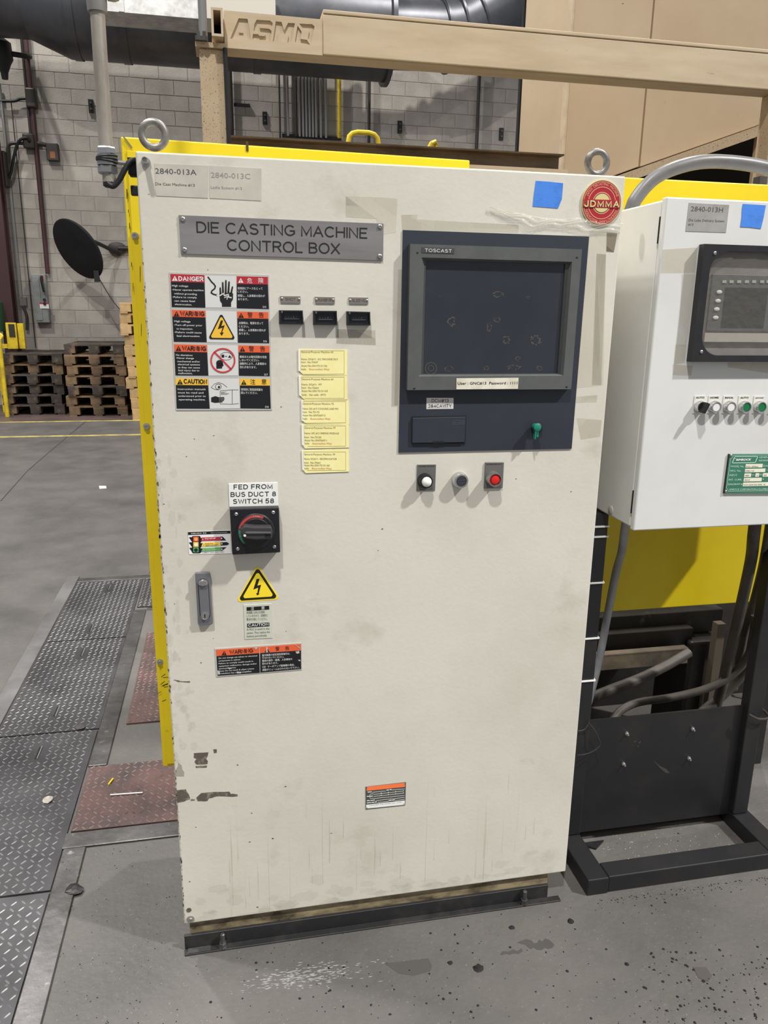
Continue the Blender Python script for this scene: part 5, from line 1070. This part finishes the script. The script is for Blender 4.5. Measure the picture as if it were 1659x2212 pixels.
q = Q(*V2(370, 872), Yg_); MB().box(q.x-.003, q.x+.003, Yg_-.002, Yg_, q.z-.012, q.z+.01).build('paint_chip', CH, yg)
MB().box(.2, .3, Yg_+.05, Yg_+.12, 0, a.z-.1).build('support_post', BLACK, yg)
a2 = Q(1355, 383, Yg_); c2 = Q(1295, 1323, Yg_)
y2 = thing('machine_guard', 'wide yellow guard panel behind the white operator box at right', 'guard', (1.4, Yg_, 0))
MB().box(.9, 2.0, Yg_, Yg_+.045, c2.z, a2.z).build('panel', YEL, y2, bevel=.003)
for x in (.98, 1.9): MB().box(x, x+.06, Yg_+.05, Yg_+.11, 0, a2.z-.1).build('support_post', BLACK, y2)
# dark bracket standing on the right panel
q = Q(1612, 386, .55); MB().box(q.x-.012, q.x+.012, .47, .5, a2.z-.12, a2.z+.03).build('small_bracket', STEEL, y2)
# ------------------------------------------------------------------ operator box stand
OX0, OX1 = 1.10, 1.74
st = thing('operator_box_stand', 'black welded steel stand carrying the white operator box', 'stand', (1.4, .2, 0))
BLS = mat('black_stand_paint', (27, 27, 30), .45, rgb2=(40, 38, 37), scale=7, lo=.48, hi=.75)
PX = 1.062
MB().box(PX, PX+.062, .168, .23, .052, Q(1367, 1147, 0).z-.001).build('left_post', BLS, st, bevel=.003)
rp = Q(1606, 1600, .17).x
MB().box(rp, rp+.05, .168, .205, .052, Q(1367, 1147, 0).z-.001).build('right_post', BLS, st, bevel=.003)
zpt = Q(1270, 1553, .2).z
MB().box(PX+.063, rp-.001, .19, .196, .04, zpt).build('apron_plate', BLS, st)
MB().box(PX, PX+.062, -.013, .235, .0, .05).build('left_runner', BLS, st, bevel=.003)
MB().box(rp, rp+.062, -.013, .235, .0, .05).build('right_runner', BLS, st, bevel=.003)
MB().box(PX+.063, rp-.001, -.010, .048, .0, .05).build('front_bar', BLS, st, bevel=.003)
MB().box(PX+.0, rp+.06, .236, .29, .0, .05).build('rear_bar', BLS, st, bevel=.003)
for V, x, y in ((D5, 600, 290), (D5, 1093, 256), (D5, 1065, 476), (D5, 576, 518)):
    q = Q(*V(x, y), .19); MB().ring((q.x, .19, q.z), (0, -1, 0), [(.006, 0), (.006, .004), (.003, .0045), (.003, .012)], 6).build('screw', ZINC, st)
for pts in ([(795, 488), (850, 535), (900, 560), (925, 590), (895, 588), (860, 562)], [(655, 352), (676, 344), (664, 362)], [(690, 360), (712, 348), (698, 372)], [(680, 384), (696, 388), (684, 396)]): MB().pp(D5, pts, .1895, .0004).build('scratch', mat('pale_scratch', (60, 57, 54), .7), st)
MB().prism([(PX+.064, .185, .001), (PX+.15, .185, .001), (PX+.11, .155, .001)], (0, 0, .006)).build('foot_gusset', BLS, st)
# white zip ties on the post
for (u, v) in ((1291, 1138), (1287, 1160), (1278, 1260), (1268, 1380), (1260, 1472)):
    z = Q(u, v, .166).z
    tag(MB().box(PX-.002, PX+.064, .165, .1675, z-.0022, z+.0022).box(PX+.0625, PX+.065, .1655, .232, z-.0022, z+.0022).build('cable_tie', WHITEP, st), None)
tie = MB().tube([(rp-.004, .16, Q(1600, 1545, .16).z), (rp+.03, .155, Q(1625, 1553, .16).z), (rp+.066, .16, Q(1655, 1548, .16).z), (rp+.068, .24, Q(1655, 1545, .16).z), (rp-.006, .24, Q(1600, 1532, .16).z)], .004, 8, True, False).build('wire_tie', DARKPIPE, st, True)
wr = MB().tube([Q(*D5(318, 215), .16), Q(*D5(360, 265), .155), Q(*D5(388, 320), .15), Q(*D5(402, 378), .15), Q(*D5(350, 425), .15), Q(*D5(290, 448), .15), Q(*D5(232, 455), .14)], .0014, 6).build('thin_wire', DARKPIPE, None, True); tag(wr, 'thin wire looping out beside the cabinet at the stand post', 'wire')
wr = MB().tube([Q(*D5(238, 275), .16), Q(*D5(280, 265), .16), Q(*D5(308, 235), .16), Q(*D5(322, 205), .164)], .0014, 6).build('thin_wire', DARKPIPE, None, True); tag(wr, 'short thin wire tied above the looping wire on the stand post', 'wire')
# ------------------------------------------------------------------ white operator box
zt_ = Q(1440, 425, 0).z; zbm = Q(1367, 1147, 0).z
WBX = mat('white_box_enamel', (216, 216, 214), .42, rgb2=(204, 203, 199), scale=3, lo=.45, hi=.75, rgb3=(168, 158, 142), scale3=6, lo3=.74, hi3=.95)
ob = thing('operator_box', 'white wall-type operator box with window and push buttons on a black stand', 'control box', (1.4, .1, zbm))
MB().box(OX0+.002, OX1, .022, .30, zbm+.004, zt_-.004).build('body', WBX, ob, bevel=.004)
MB().box(OX0, OX1+.002, 0, .018, zbm, zt_).build('door', WBX, ob, bevel=.003)
MB().box(OX0+.004, OX1, .0185, .0215, zbm+.005, zt_-.005).build('gasket', mat('pale_gasket', (150, 146, 138), .7), ob)
for (z0, z1) in ((Q(*V7(352, 330), .02).z, Q(*V7(345, 480), .02).z), (Q(*V7(185, 1850), .02).z, Q(*V7(180, 1975), .02).z)): MB().box(OX0-.0005, OX0+.004, .0183, .0217, z1, z0).build('gasket_gap', PITCH, ob)
q = QX(*V7(50, 1960), OX0+.002); MB().ring((OX0+.002, q.y, q.z), (-1, 0, 0), [(.012, 0), (.012, .0015), (.010, .0025)], 24).build('hole_plug', mat('grey_plug', (178, 174, 166), .5), ob, True)
# viewing window
WF = mat('window_black_frame', (32, 33, 36), .4, rgb2=(40, 40, 42), scale=20)
yf = -.020
fo = [Q(*V7(572, 480), yf), None, None, Q(*V7(497, 1136), yf)]
fx0 = (fo[0].x+fo[3].x)/2; fz1 = fo[0].z; fz0 = fo[3].z; fx1 = fx0+.335
def rrect(x0, x1, z0, z1, r_, n=7):
    out = []
    for cx, cz, a0 in ((x1-r_, z1-r_, 0), (x0+r_, z1-r_, 90), (x0+r_, z0+r_, 180), (x1-r_, z0+r_, 270)):
        for k in range(n+1): t = math.radians(a0+90*k/n); out.append((cx+r_*math.cos(t), cz+r_*math.sin(t)))
    return out
ix0 = Q(*V7(565, 930), yf).x; iz1 = Q(*V7(760, 522), yf).z; iz0 = Q(*V7(700, 1100), yf).z
ix1 = fx1-(ix0-fx0)
wf = curve_plate([[(fx0, fz0), (fx1, fz0), (fx1, fz1), (fx0, fz1)], rrect(ix0, ix1, iz0, iz1, .045)], yf, .004).build('window_frame', WF, ob); tag(wf, 'raised black window frame with rounded opening')
b = MB().box(fx0, fx0+.006, yf+.004, -.0002, fz0, fz1).box(fx1-.006, fx1, yf+.004, -.0002, fz0, fz1).box(fx0+.006, fx1-.006, yf+.004, -.0002, fz0, fz0+.006).box(fx0+.006, fx1-.006, yf+.004, -.0002, fz1-.006, fz1)
b.build('frame_sides', WF, wf)
for x, y in ((628, 532), (553, 1080)): rivet(V7, x, y, wf, yf, .0042)
MB().box(ix0-.012, ix1+.012, -.0030, -.0004, iz0-.012, iz1+.012).build('instrument_plate', mat('instrument_grey', (118, 115, 110), .5, rgb2=(98, 95, 91), scale=8), wf)
hx0 = Q(*V7(612, 660), -.005).x; hx1 = fx1-.045; hz1 = Q(*V7(700, 650), -.005).z; hz0 = Q(*V7(640, 965), -.005).z
MB().box(hx0, hx1, -.007, -.0032, hz0, hz1).build('display_unit', mat('display_case_grey', (70, 70, 71), .45), wf, bevel=.001, seg=1)
sa = Q(*V7(690, 722), -.007); sb = Q(*V7(660, 945), -.007)
MB().box(sb.x, Q(*V7(912, 830), -.007).x, -.0078, -.0071, sb.z, sa.z).build('display_screen', mat('display_dark', (22, 22, 24), .4), wf)
for x, y in ((652, 748), (645, 797), (638, 843), (632, 890)):
    q = Q(*V7(x, y), -.008); MB().ring((q.x, -.0072, q.z), (0, -1, 0), [(.0052, 0), (.0052, .0018), (.004, .0024)], 14, sc=(1.35, .8)).build('display_key', mat('key_pale', (186, 184, 180), .4), wf, True)
for x in (680, 720, 762, 805, 845, 890, 925):
    q = Q(*V7(x, 690), -.008); MB().box(q.x-.005, q.x+.005, -.0088, -.0072, q.z-.003, q.z+.003).build('display_key', mat('key_pale2', (150, 148, 146), .4), wf)
za1 = Q(*V7(700, 975), -.005).z; MB().box(hx0-.004, hx1, -.010, -.0032, za1-.02, za1).build('display_shelf', mat('pale_strip', (150, 145, 137), .4), wf)
PLF = clear('plastic_window_film', (214, 208, 198), .10, .10, bump=.003, bscale=45)
b = MB(); vs = []; nx, nz = 30, 24
for i in range(nx+1):
    for j in range(nz+1):
        e_ = 0 if i in (0, nx) or j in (0, nz) else 1
        vs.append((ix0-.008+(ix1-ix0+.016)*i/nx, yf+.007+e_*random.uniform(-.0008, .0012), iz0-.008+(iz1-iz0+.016)*j/nz))
b.add(vs, [(i*(nz+1)+j, (i+1)*(nz+1)+j, (i+1)*(nz+1)+j+1, i*(nz+1)+j+1) for i in range(nx) for j in range(nz)])
tag(b.build('window_film', PLF, wf, True), 'wrinkled clear plastic film in the window')
# tape round the window
TP = clear('yellowed_tape', (196, 180, 142), .15, .2, bump=.0015, bscale=120)
for pts in ([(338, 512), (530, 500), (520, 640), (328, 642)], [(410, 1040), (470, 1040), (460, 1140), (400, 1150)], [(395, 1150), (505, 1158), (498, 1212), (395, 1208)], [(700, 1140), (950, 1140), (950, 1200), (900, 1195), (700, 1165)]):
    MB().pp(V7, pts, -.0006, .0005).build('yellowed_tape', TP, ob)
MB().pp(V7, [(445, 648), (520, 648), (512, 720), (485, 960), (470, 1040), (415, 1040), (425, 960), (438, 830)], -.0004, .0004).build('clear_tape', RES2, ob)
o = MB().pp(V7, [(485, 252), (708, 264), (690, 417), (466, 410)], -.0008, .0008).build('asset_label', mat('grey_clear_label', (166, 164, 162), .3, rgb2=(150, 148, 146), scale=20), ob); tag(o, 'grey label reading 2840-013H')
MB().text(V7, '2840-013H', (494, 298), (672, 305), 28, -.0011).text(V7, 'Die Lube Delivery System', (482, 354), (680, 360), 14, -.0011).text(V7, '#13', (480, 378), (508, 379), 13, -.0011).build('lettering', TAGD, o)
o = MB().pp(V7, [(785, 258), (912, 266), (905, 300), (900, 330), (884, 396), (820, 388), (770, 386), (778, 330), (780, 285)], -.001, .001).build('blue_tape', BLUE, ob); tag(o, 'torn square of blue masking tape')
o = MB().pp(V3, [(1345, 900+500), (1346, 1402), (1344, 1404)], -.0004, .0003)
# push buttons
PLW = mat('button_legend_white', (214, 212, 204), .5)
for i, (u, v, kind, txt) in enumerate(((1519, 880, 'sel', 'AUTO'), (1550, 880, 'white', 'HOME'), (1582, 880, 'white', 'MANUAL'), (1615, 880, 'green', 'AUTO'), (1648, 880, 'green', 'AUTO START'), (1681, 882, 'green', 'STOP'), (1714, 884, 'white', 'RESET'))):
    q = Q(u, v, -.018)
    lg = MB().box(q.x-.0145, q.x+.0145, -.0015, -.0001, q.z-.016, q.z+.025).build('push_button', PLW, ob)
    tag(lg, {'sel': 'black selector switch with chrome ring', 'white': 'white push button with chrome ring', 'green': 'green push button with chrome ring'}[kind])
    A = pix((q.x-.011, -.002, q.z+.019)); B_ = pix((q.x+.011, -.002, q.z+.019))
    MB().text(None, txt, A, B_, 3.6 if len(txt) < 8 else 2.6, -.0018, .03).build('lettering', BLACKP, lg)
    MB().ring((q.x, -.0016, q.z), (0, -1, 0), [(.0135, 0), (.0145, .003), (.0135, .010), (.0125, .014), (.0102, .014), (.0098, .011)], 26).build('chrome_ring', mat('chrome_ring', (206, 206, 206), .12, .95), lg, True)
    mm = {'white': mat('white_button_plastic', (226, 226, 226), .35), 'green': mat('green_button_plastic', (18, 112, 62), .3), 'sel': RUBBER}[kind]
    MB().ring((q.x, -.010, q.z), (0, -1, 0), [(.0098, 0), (.0098, .0035), (.009, .0045)], 22).build('button_cap', mm, lg, True)
    if kind == 'sel':
        R_ = Matrix.Rotation(math.radians(25), 3, 'Y'); MB().box(q.x-.0045, q.x+.0045, -.032, -.012, q.z-.013, q.z+.012, R_, Vector((q.x, -.02, q.z))).build('selector_knob', RUBBER, lg, bevel=.0015)
# green rating plate
o = MB().prism([Q(*E4(*p), -.004) for p in [(385, 170), (2200, 165), (2080, 1450), (215, 1455)]], (0, .0038, 0)).build('rating_plate', mat('green_plate', (66, 126, 104), .4, rgb2=(56, 112, 92), scale=9), ob); tag(o, 'green rating plate with white lettering')
MB().prism([Q(*E4(*p), -.0042) for p in [(378, 165), (400, 165), (235, 1455), (205, 1455)]], (0, .004, 0)).build('plate_edge', BLACKP, o)
LG = mat('plate_pale_green', (196, 224, 206), .5); e = -.0044
b = MB(); stroke(b, E4, [(480, 460), (575, 245), (1325, 245), (1240, 445), (480, 460)], 20, e); stroke(b, E4, [(520, 320), (620, 320)], 10, e)
stroke(b, E4, [(1700, 200), (520, 210), (490, 280), (430, 315), (290, 1290), (345, 1340), (350, 1390), (1700, 1375)], 9, e); stroke(b, E4, [(1620, 700), (1700, 690)], 8, e); b.build('printed_lines', LG, o)
for pts in ([(930, 495), (1490, 488), (1475, 605), (915, 612)], [(910, 652), (1580, 640), (1565, 755), (895, 768)], [(890, 805), (1110, 800), (1100, 918), (872, 925)], [(1255, 798), (1370, 795), (1355, 912), (1240, 915)], [(1500, 795), (1800, 790), (1790, 905), (1485, 912)], [(870, 955), (1460, 942), (1445, 1060), (852, 1070)], [(845, 1105), (1900, 1085), (1885, 1205), (828, 1225)]): quadp(E4, pts, 'entry_field', mat('entry_cream', (232, 228, 208), .5), o, e)
lines(E4, [('MODEL No.', (430, 600), (870, 600)), ('MFG. No.', (408, 748), (770, 745)), ('INPUT', (386, 892), (640, 888)), ('INT. CURR.', (364, 1040), (800, 1036)), ('DIAGRAM #', (340, 1192), (815, 1180)), ('DATE', (1505, 585), (1770, 582)), ('V~', (1118, 885), (1230, 880)), ('PH', (1375, 875), (1470, 872)), ('A', (1475, 1020), (1525, 1018)), ('RIMROCK CORPORATION-COLUMBUS, OHIO', (385, 1362), (1900, 1345)), ('GENERAL', (1360, 300), (1740, 296)), ('INFORMATION', (1355, 410), (1840, 402))], LG, o, 62, e-.0004, .0)
MB().text(E4, 'RIMROCK', (600, 385), (1110, 375), 62, e-.0004, .04, .3).build('lettering', WHITEP, o)
lines(E4, [('410 / EPRO', (935, 592), (1340, 598)), ('DRB1124', (920, 740), (1200, 738)), ('480', (900, 895), (1040, 890)), ('3', (1290, 895), (1320, 895)), ('60', (1525, 885), (1610, 883)), ('30.0', (890, 1038), (1060, 1036)), ('4101204155-000  A', (850, 1200), (1570, 1185))], mat('stamp_ink', (92, 84, 70), .6), o, 44, e-.0004, .0)
for x, y in ((445, 212), (275, 1392)): rivet(E4, x, y, o, -.004, .0035)
# ------------------------------------------------------------------ thick hose over the box
HOSE = mat('grey_hose_jacket', (104, 103, 104), .4, rgb2=(90, 88, 88), scale=12, bump=.0003)
Yh = .235
pts = [(1.045, .26, .5), (1.04, .26, 1.1), (1.045, .25, 1.45), Q(1352, 485, Yh), Q(1377, 425, Yh), Q(1425, 378, Yh), Q(1500, 352, Yh), Q(1575, 350, Yh), Q(1660, 364, Yh), Q(1750, 396, Yh), (1.86, .2, 1.72)]
tag(MB().tube(pts, .0168, 16).build('thick_hose', HOSE, None, True), 'thick grey hose arching over the top of the white operator box', 'hose')
# cables below the box
CAB1 = mat('grey_flex_conduit', (158, 158, 162), .4, rgb2=(130, 128, 130), scale=9); CAB2 = mat('dusty_brown_cable', (84, 78, 72), .6, rgb2=(62, 57, 53), scale=9)
def cable(label, pts, r_, m_): return tag(MB().tube(pts, r_, 12).build('cable', m_, None, True), label, 'cable')
Yc_ = .28
cable('pale grey conduit dropping from the box beside the stand post', [(Q(1352, 1140, .14).x, .14, zbm+.0), Q(*D4(538, 180), .16), Q(*D4(515, 340), .2), Q(*D4(470, 500), .27), Q(*D4(400, 860), .28), Q(*D4(340, 1180), .3), Q(*D4(275, 1440), .3), Q(*D4(240, 1560), .3)], .0112, CAB1)
cable('brown cable dropping from the box toward the floor, left of the pair', [(Q(*D4(1552, 140), .14).x, .14, zbm), Q(*D4(1548, 200), .16), Q(*D4(1525, 400), .24), Q(*D4(1450, 750), .28), Q(*D4(1395, 1000), .3), Q(*D4(1345, 1200), .32), Q(*D4(1300, 1380), .34), Q(*D4(1260, 1520), .36)], .0165, CAB2)
cable('brown cable dropping beside the right stand post', [(Q(*D4(1672, 140), .14).x, .14, zbm), Q(*D4(1645, 300), .2), Q(*D4(1605, 500), .26), Q(*D4(1530, 790), .29), Q(*D4(1475, 960), .31), Q(*D4(1440, 1150), .34), Q(*D4(1390, 1400), .37)], .0125, CAB2)
cable('grey cable bending from the right post down to the lower left', [Q(*D4(1560, 830), .27), Q(*D4(1545, 980), .27), Q(*D4(1500, 1150), .3), Q(*D4(1380, 1290), .32), Q(*D4(1180, 1400), .33), Q(*D4(900, 1470), .35), Q(*D4(640, 1510), .36), Q(*D4(500, 1580), .35), Q(*D4(430, 1680), .33)], .0125, CAB2)
cable('short thick dusty hose lying above the black apron plate', [Q(*D4(1040, 1120), .5), Q(*D4(860, 1225), .47), Q(*D4(640, 1330), .43), Q(*D4(430, 1410), .40), Q(*D4(260, 1480), .38)], .0165, CAB2)
cable('dark hose curving behind the apron plate at right', [Q(*D4(1530, 1180), .33), Q(*D4(1420, 1330), .35), Q(*D4(1280, 1470), .36), Q(*D4(1130, 1600), .36)], .0165, CAB2)
# ------------------------------------------------------------------ dark machine base under the guard
DM = mat('oily_machine_steel', (42, 38, 35), .5, rgb2=(24, 22, 21), scale=6, rgb3=(104, 98, 90), scale3=20, lo3=.62, hi3=.8); DT = mat('grimy_tan_bar', (120, 106, 88), .6, rgb2=(76, 68, 58), scale=8)
mb = thing('casting_machine', 'oily dark machine base behind the stand under the yellow guard', 'machine', (1.6, .8, 0))
def bar(V, x0, y0, x1, y1, Y, d, m_, name):
    a = Q(*V(x0, y0), Y); b__ = Q(*V(x1, y1), Y); return MB().box(a.x, b__.x, Y, Y+d, b__.z, a.z).build(name, m_, mb, bevel=.002, seg=1)
bar(D4, 300, 850, 1290, 950, .62, .3, DM, 'upper_beam'); bar(D4, 300, 985, 1060, 1080, .58, .3, DM, 'lower_beam')
bar(D4, 290, 1145, 1030, 1205, .52, .03, DT, 'tan_rail'); 
a = Q(*D4(1060, 1040), .55); b__ = Q(*D4(1270, 1290), .55); MB().box(a.x, b__.x, .55, .75, 0.02, a.z).build('gearbox', DM, mb, bevel=.01)
MB().box(.95, 2.9, .95, 1.2, 0, .78).build('rear_plate', DM, mb)
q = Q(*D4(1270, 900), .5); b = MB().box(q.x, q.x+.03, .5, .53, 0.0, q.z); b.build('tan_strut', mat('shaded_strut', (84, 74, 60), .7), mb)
for k in range(13):
    xx = 1.16+.04*k; MB().box(xx, xx+.018, .42, .50, .06, .075, Matrix.Rotation(-.5, 3, 'Z'), Vector((xx, .46, .07))).build('drain_slat', DM, mb)
MB().box(1.12, 1.72, .40, .52, .02, .05).build('drain_tray', PITCH, mb)
MB().box(1.14, 1.42, .30, .39, .001, .05).build('scrap_board', mat('dusty_board', (112, 98, 84), .8, rgb2=(84, 74, 64), scale=9), mb, bevel=.003)
MB().prism([(1.45, .30, .002), (1.75, .30, .002), (1.75, .395, .002), (1.42, .395, .002)], (0, 0, .03)).build('scrap_plate', mat('dusty_board', (112, 98, 84), .8), mb)
# floor crack and white chip at left
ck = MB(); P_ = [(0, 1082), (60, 1015), (110, 972), (160, 930), (205, 892), (250, 850), (285, 822)]
for (ax, ay), (bx, by) in zip(P_[:-1], P_[1:]): ck.gg(None, [(ax, ay), (bx, by), (bx+2.2, by+.6), (ax+3, ay+.8)], .0002, .0003)
tag(ck.build('floor_joint', mat('joint_dark', (58, 56, 55), .8), None), 'thin dark joint running diagonally over the far concrete', 'joint')
tag(MB().gg(None, [(214, 1050), (229, 1050), (230, 1055), (215, 1056)], .0003, .002).build('white_chip', WHITEP, None), 'tiny white chip lying on the far concrete floor', 'debris')
# ------------------------------------------------------------------ litter
def lump(u, v, r_, label, m_, name='scrap', cat='debris', h=.5, Z=0.):
    g = G(u, v, Z); b = MB(); n = 9; vs = []
    for rr, zz in ((1, 0), (.85, h*.5), (.45, h)):
        for k in range(n):
            t = 2*math.pi*k/n; j = rr*random.uniform(.7, 1.15)*r_; vs.append((g.x+j*math.cos(t), g.y+j*math.sin(t), Z+.0003+zz*r_*random.uniform(.8, 1.1)*(1 if zz else 0)))
    b.add(vs, [(i*n+k, i*n+(k+1) % n, (i+1)*n+(k+1) % n, (i+1)*n+k) for i in range(2) for k in range(n)]+[tuple(range(2*n, 3*n)), tuple(range(n-1, -1, -1))])
    return tag(b.build(name, m_, None), label, cat)
lump(1034, 2091, .013, 'largest black crumb on the concrete in front of the cabinet', PITCH, 'black_crumb')
lump(1232, 1990, .009, 'black crumb right of the cabinet foot on the concrete', PITCH, 'black_crumb')
lump(1105, 2004, .008, 'black crumb just below the cabinet foot channel', PITCH, 'black_crumb', h=.35)
lump(972, 2080, .007, 'small black crumb left of the largest crumb', PITCH, 'black_crumb', h=.35)
lump(1354, 2083, .006, 'small black crumb on the concrete below the stand corner', PITCH, 'black_crumb')
lump(160, 1921, .024, 'flattened black lump on the steel strip beside the cabinet', BLACK, 'flattened_lump', h=.18, Z=.0075)
lump(174, 1571, .021, 'dark rubber flap lying on the second tread plate', mat('grey_rubber', (72, 70, 72), .7), 'rubber_flap', h=.22, Z=.008)
lump(104, 1728, .017, 'crumpled pale paper scrap on the third tread plate', mat('scrap_paper', (186, 178, 168), .8), 'paper_scrap', h=.55, Z=.008)
ga, gb = G(238, 1717, .010), G(308, 1712, .010); tag(MB().cyl(ga, gb, .0022, n=8).build('white_stick', WHITEP, None), 'thin white stick on the reddish plate by the cabinet', 'stick')
ga, gb = G(234, 1695, .010), G(244, 1682, .010); tag(MB().cyl(ga, gb, .003, n=8).build('yellow_stub', YELP, None), 'tiny yellow stub above the white stick', 'debris')
tag(MB().gg(D7, [(1345, 655), (1400, 655), (1425, 690), (1410, 715), (1370, 700)], .0004, .0006).build('oil_spot', mat('dark_spot', (78, 74, 72), .5), None), 'dark round oil spot on the concrete at lower right', 'stain')
WET = mat('damp_patch_dark', (70, 68, 66), .42)
tag(MB().gg(D7, [(612, 552), (630, 545), (652, 538), (672, 544), (684, 556), (697, 553), (703, 540), (718, 548), (728, 535), (748, 542), (768, 562), (760, 574), (742, 579), (728, 574), (715, 584), (694, 582), (680, 572), (672, 580), (656, 572), (648, 562), (630, 558)], .0002, .0002).build('damp_patch', WET, None), 'curved damp patch on the concrete right of the black crumbs', 'stain')
tag(MB().gg(D7, [(541, 602), (552, 588), (575, 590), (596, 580), (612, 588), (632, 576), (635, 590), (618, 600), (598, 598), (580, 604), (566, 598), (548, 606)], .0002, .0002).build('damp_patch', WET, None), 'small wavy damp patch just left of the curved one', 'stain')
tag(MB().gg(D7, [(60, 640), (240, 618), (258, 650), (250, 672), (180, 690), (120, 682)], .0002, .0002).build('damp_patch', WET, None), 'larger damp patch on the concrete left of the largest crumb', 'stain')
b = MB()
for k in range(280):
    u = random.gauss(650, 65); v = 2110-(u-650)*.13+random.gauss(0, 12); l_ = random.uniform(3, 16); h_ = random.uniform(.2, 1.1)
    b.gg(None, [(u, v), (u+l_*.5, v-h_-.06*l_), (u+l_, v-.13*l_), (u+l_*.5, v+h_*.6)], .0001+k*1e-6, .0001)
tag(b.build('white_scuffs', mat('chalky_scuff', (138, 136, 136), .8), None), 'chalky white scuff marks on the concrete in front of the cabinet', 'stain', None, 'stuff')
b = MB(); bl = MB()
def crumb(b, x, y, r_, z=0.):
    n = 5; t0 = random.random()*6; vs = [(x+r_*random.uniform(.6, 1.2)*math.cos(t0+2*math.pi*k/n), y+r_*random.uniform(.6, 1.2)*math.sin(t0+2*math.pi*k/n), z+.0002) for k in range(n)]+[(x, y, z+r_*.8)]
    b.add(vs, [(k, (k+1) % n, n) for k in range(n)])
for k in range(360):
    u = random.uniform(420, 1659); v = random.uniform(1900, 2212) if random.random() < .75 else random.uniform(1800, 1900)
    if v < 2050-(u-400)*.135+12 and u < 1215: continue
    if u > 1225 and v < 1945: 
        if not (1300 < u < 1600 and 1800 < v < 1885): continue
    if u > 1300 and v < 1900 and random.random() < .3: continue
    g = G(u, v); crumb(b, g.x, g.y, random.choice([.0012, .0018, .0018, .0028, .004]))
for k in range(140):
    u = random.uniform(1380, 1659); v = random.uniform(2050, 2212); g = G(u, v); crumb(b, g.x, g.y, random.choice([.0012, .0018, .003, .0045]))
for k in range(160):
    u = random.uniform(1290, 1659); v = 1945-(u-1278)*.135+abs(random.gauss(0, 8)); g = G(u, v); crumb(b, g.x, g.y, random.choice([.001, .0015, .0025]))
for k in range(90):
    u = random.uniform(130, 390); v = random.uniform(1830, 2212); g = G(u, v); crumb(b, g.x, g.y, random.choice([.001, .0015, .002]), .0 if u > 190 else .0075)
tag(b.build('floor_crumbs', PITCH, None), 'black crumbs scattered over the concrete floor', 'debris', None, 'stuff')
for k in range(260):
    u = random.uniform(100, 1659); v = random.uniform(1900, 2212)
    if v < 2050-(u-400)*.135+12 and 390 < u < 1215: continue
    if u > 1225 and v < 1945: continue
    g = G(u, v); crumb(bl, g.x, g.y, random.choice([.0004, .0005, .0008]), .0 if u > 190 else .0075)
for k in range(130):
    u = random.uniform(1300, 1600); v = random.uniform(1800, 1880); g = G(u, v)
    if g.y > .055 and g.x < rp-.01: crumb(bl, g.x, g.y, random.choice([.0007, .001, .0015]))
tag(bl.build('metal_flecks', mat('bright_flecks', (190, 186, 178), .5), None), 'bright metal flecks scattered over the floor', 'debris', None, 'stuff')
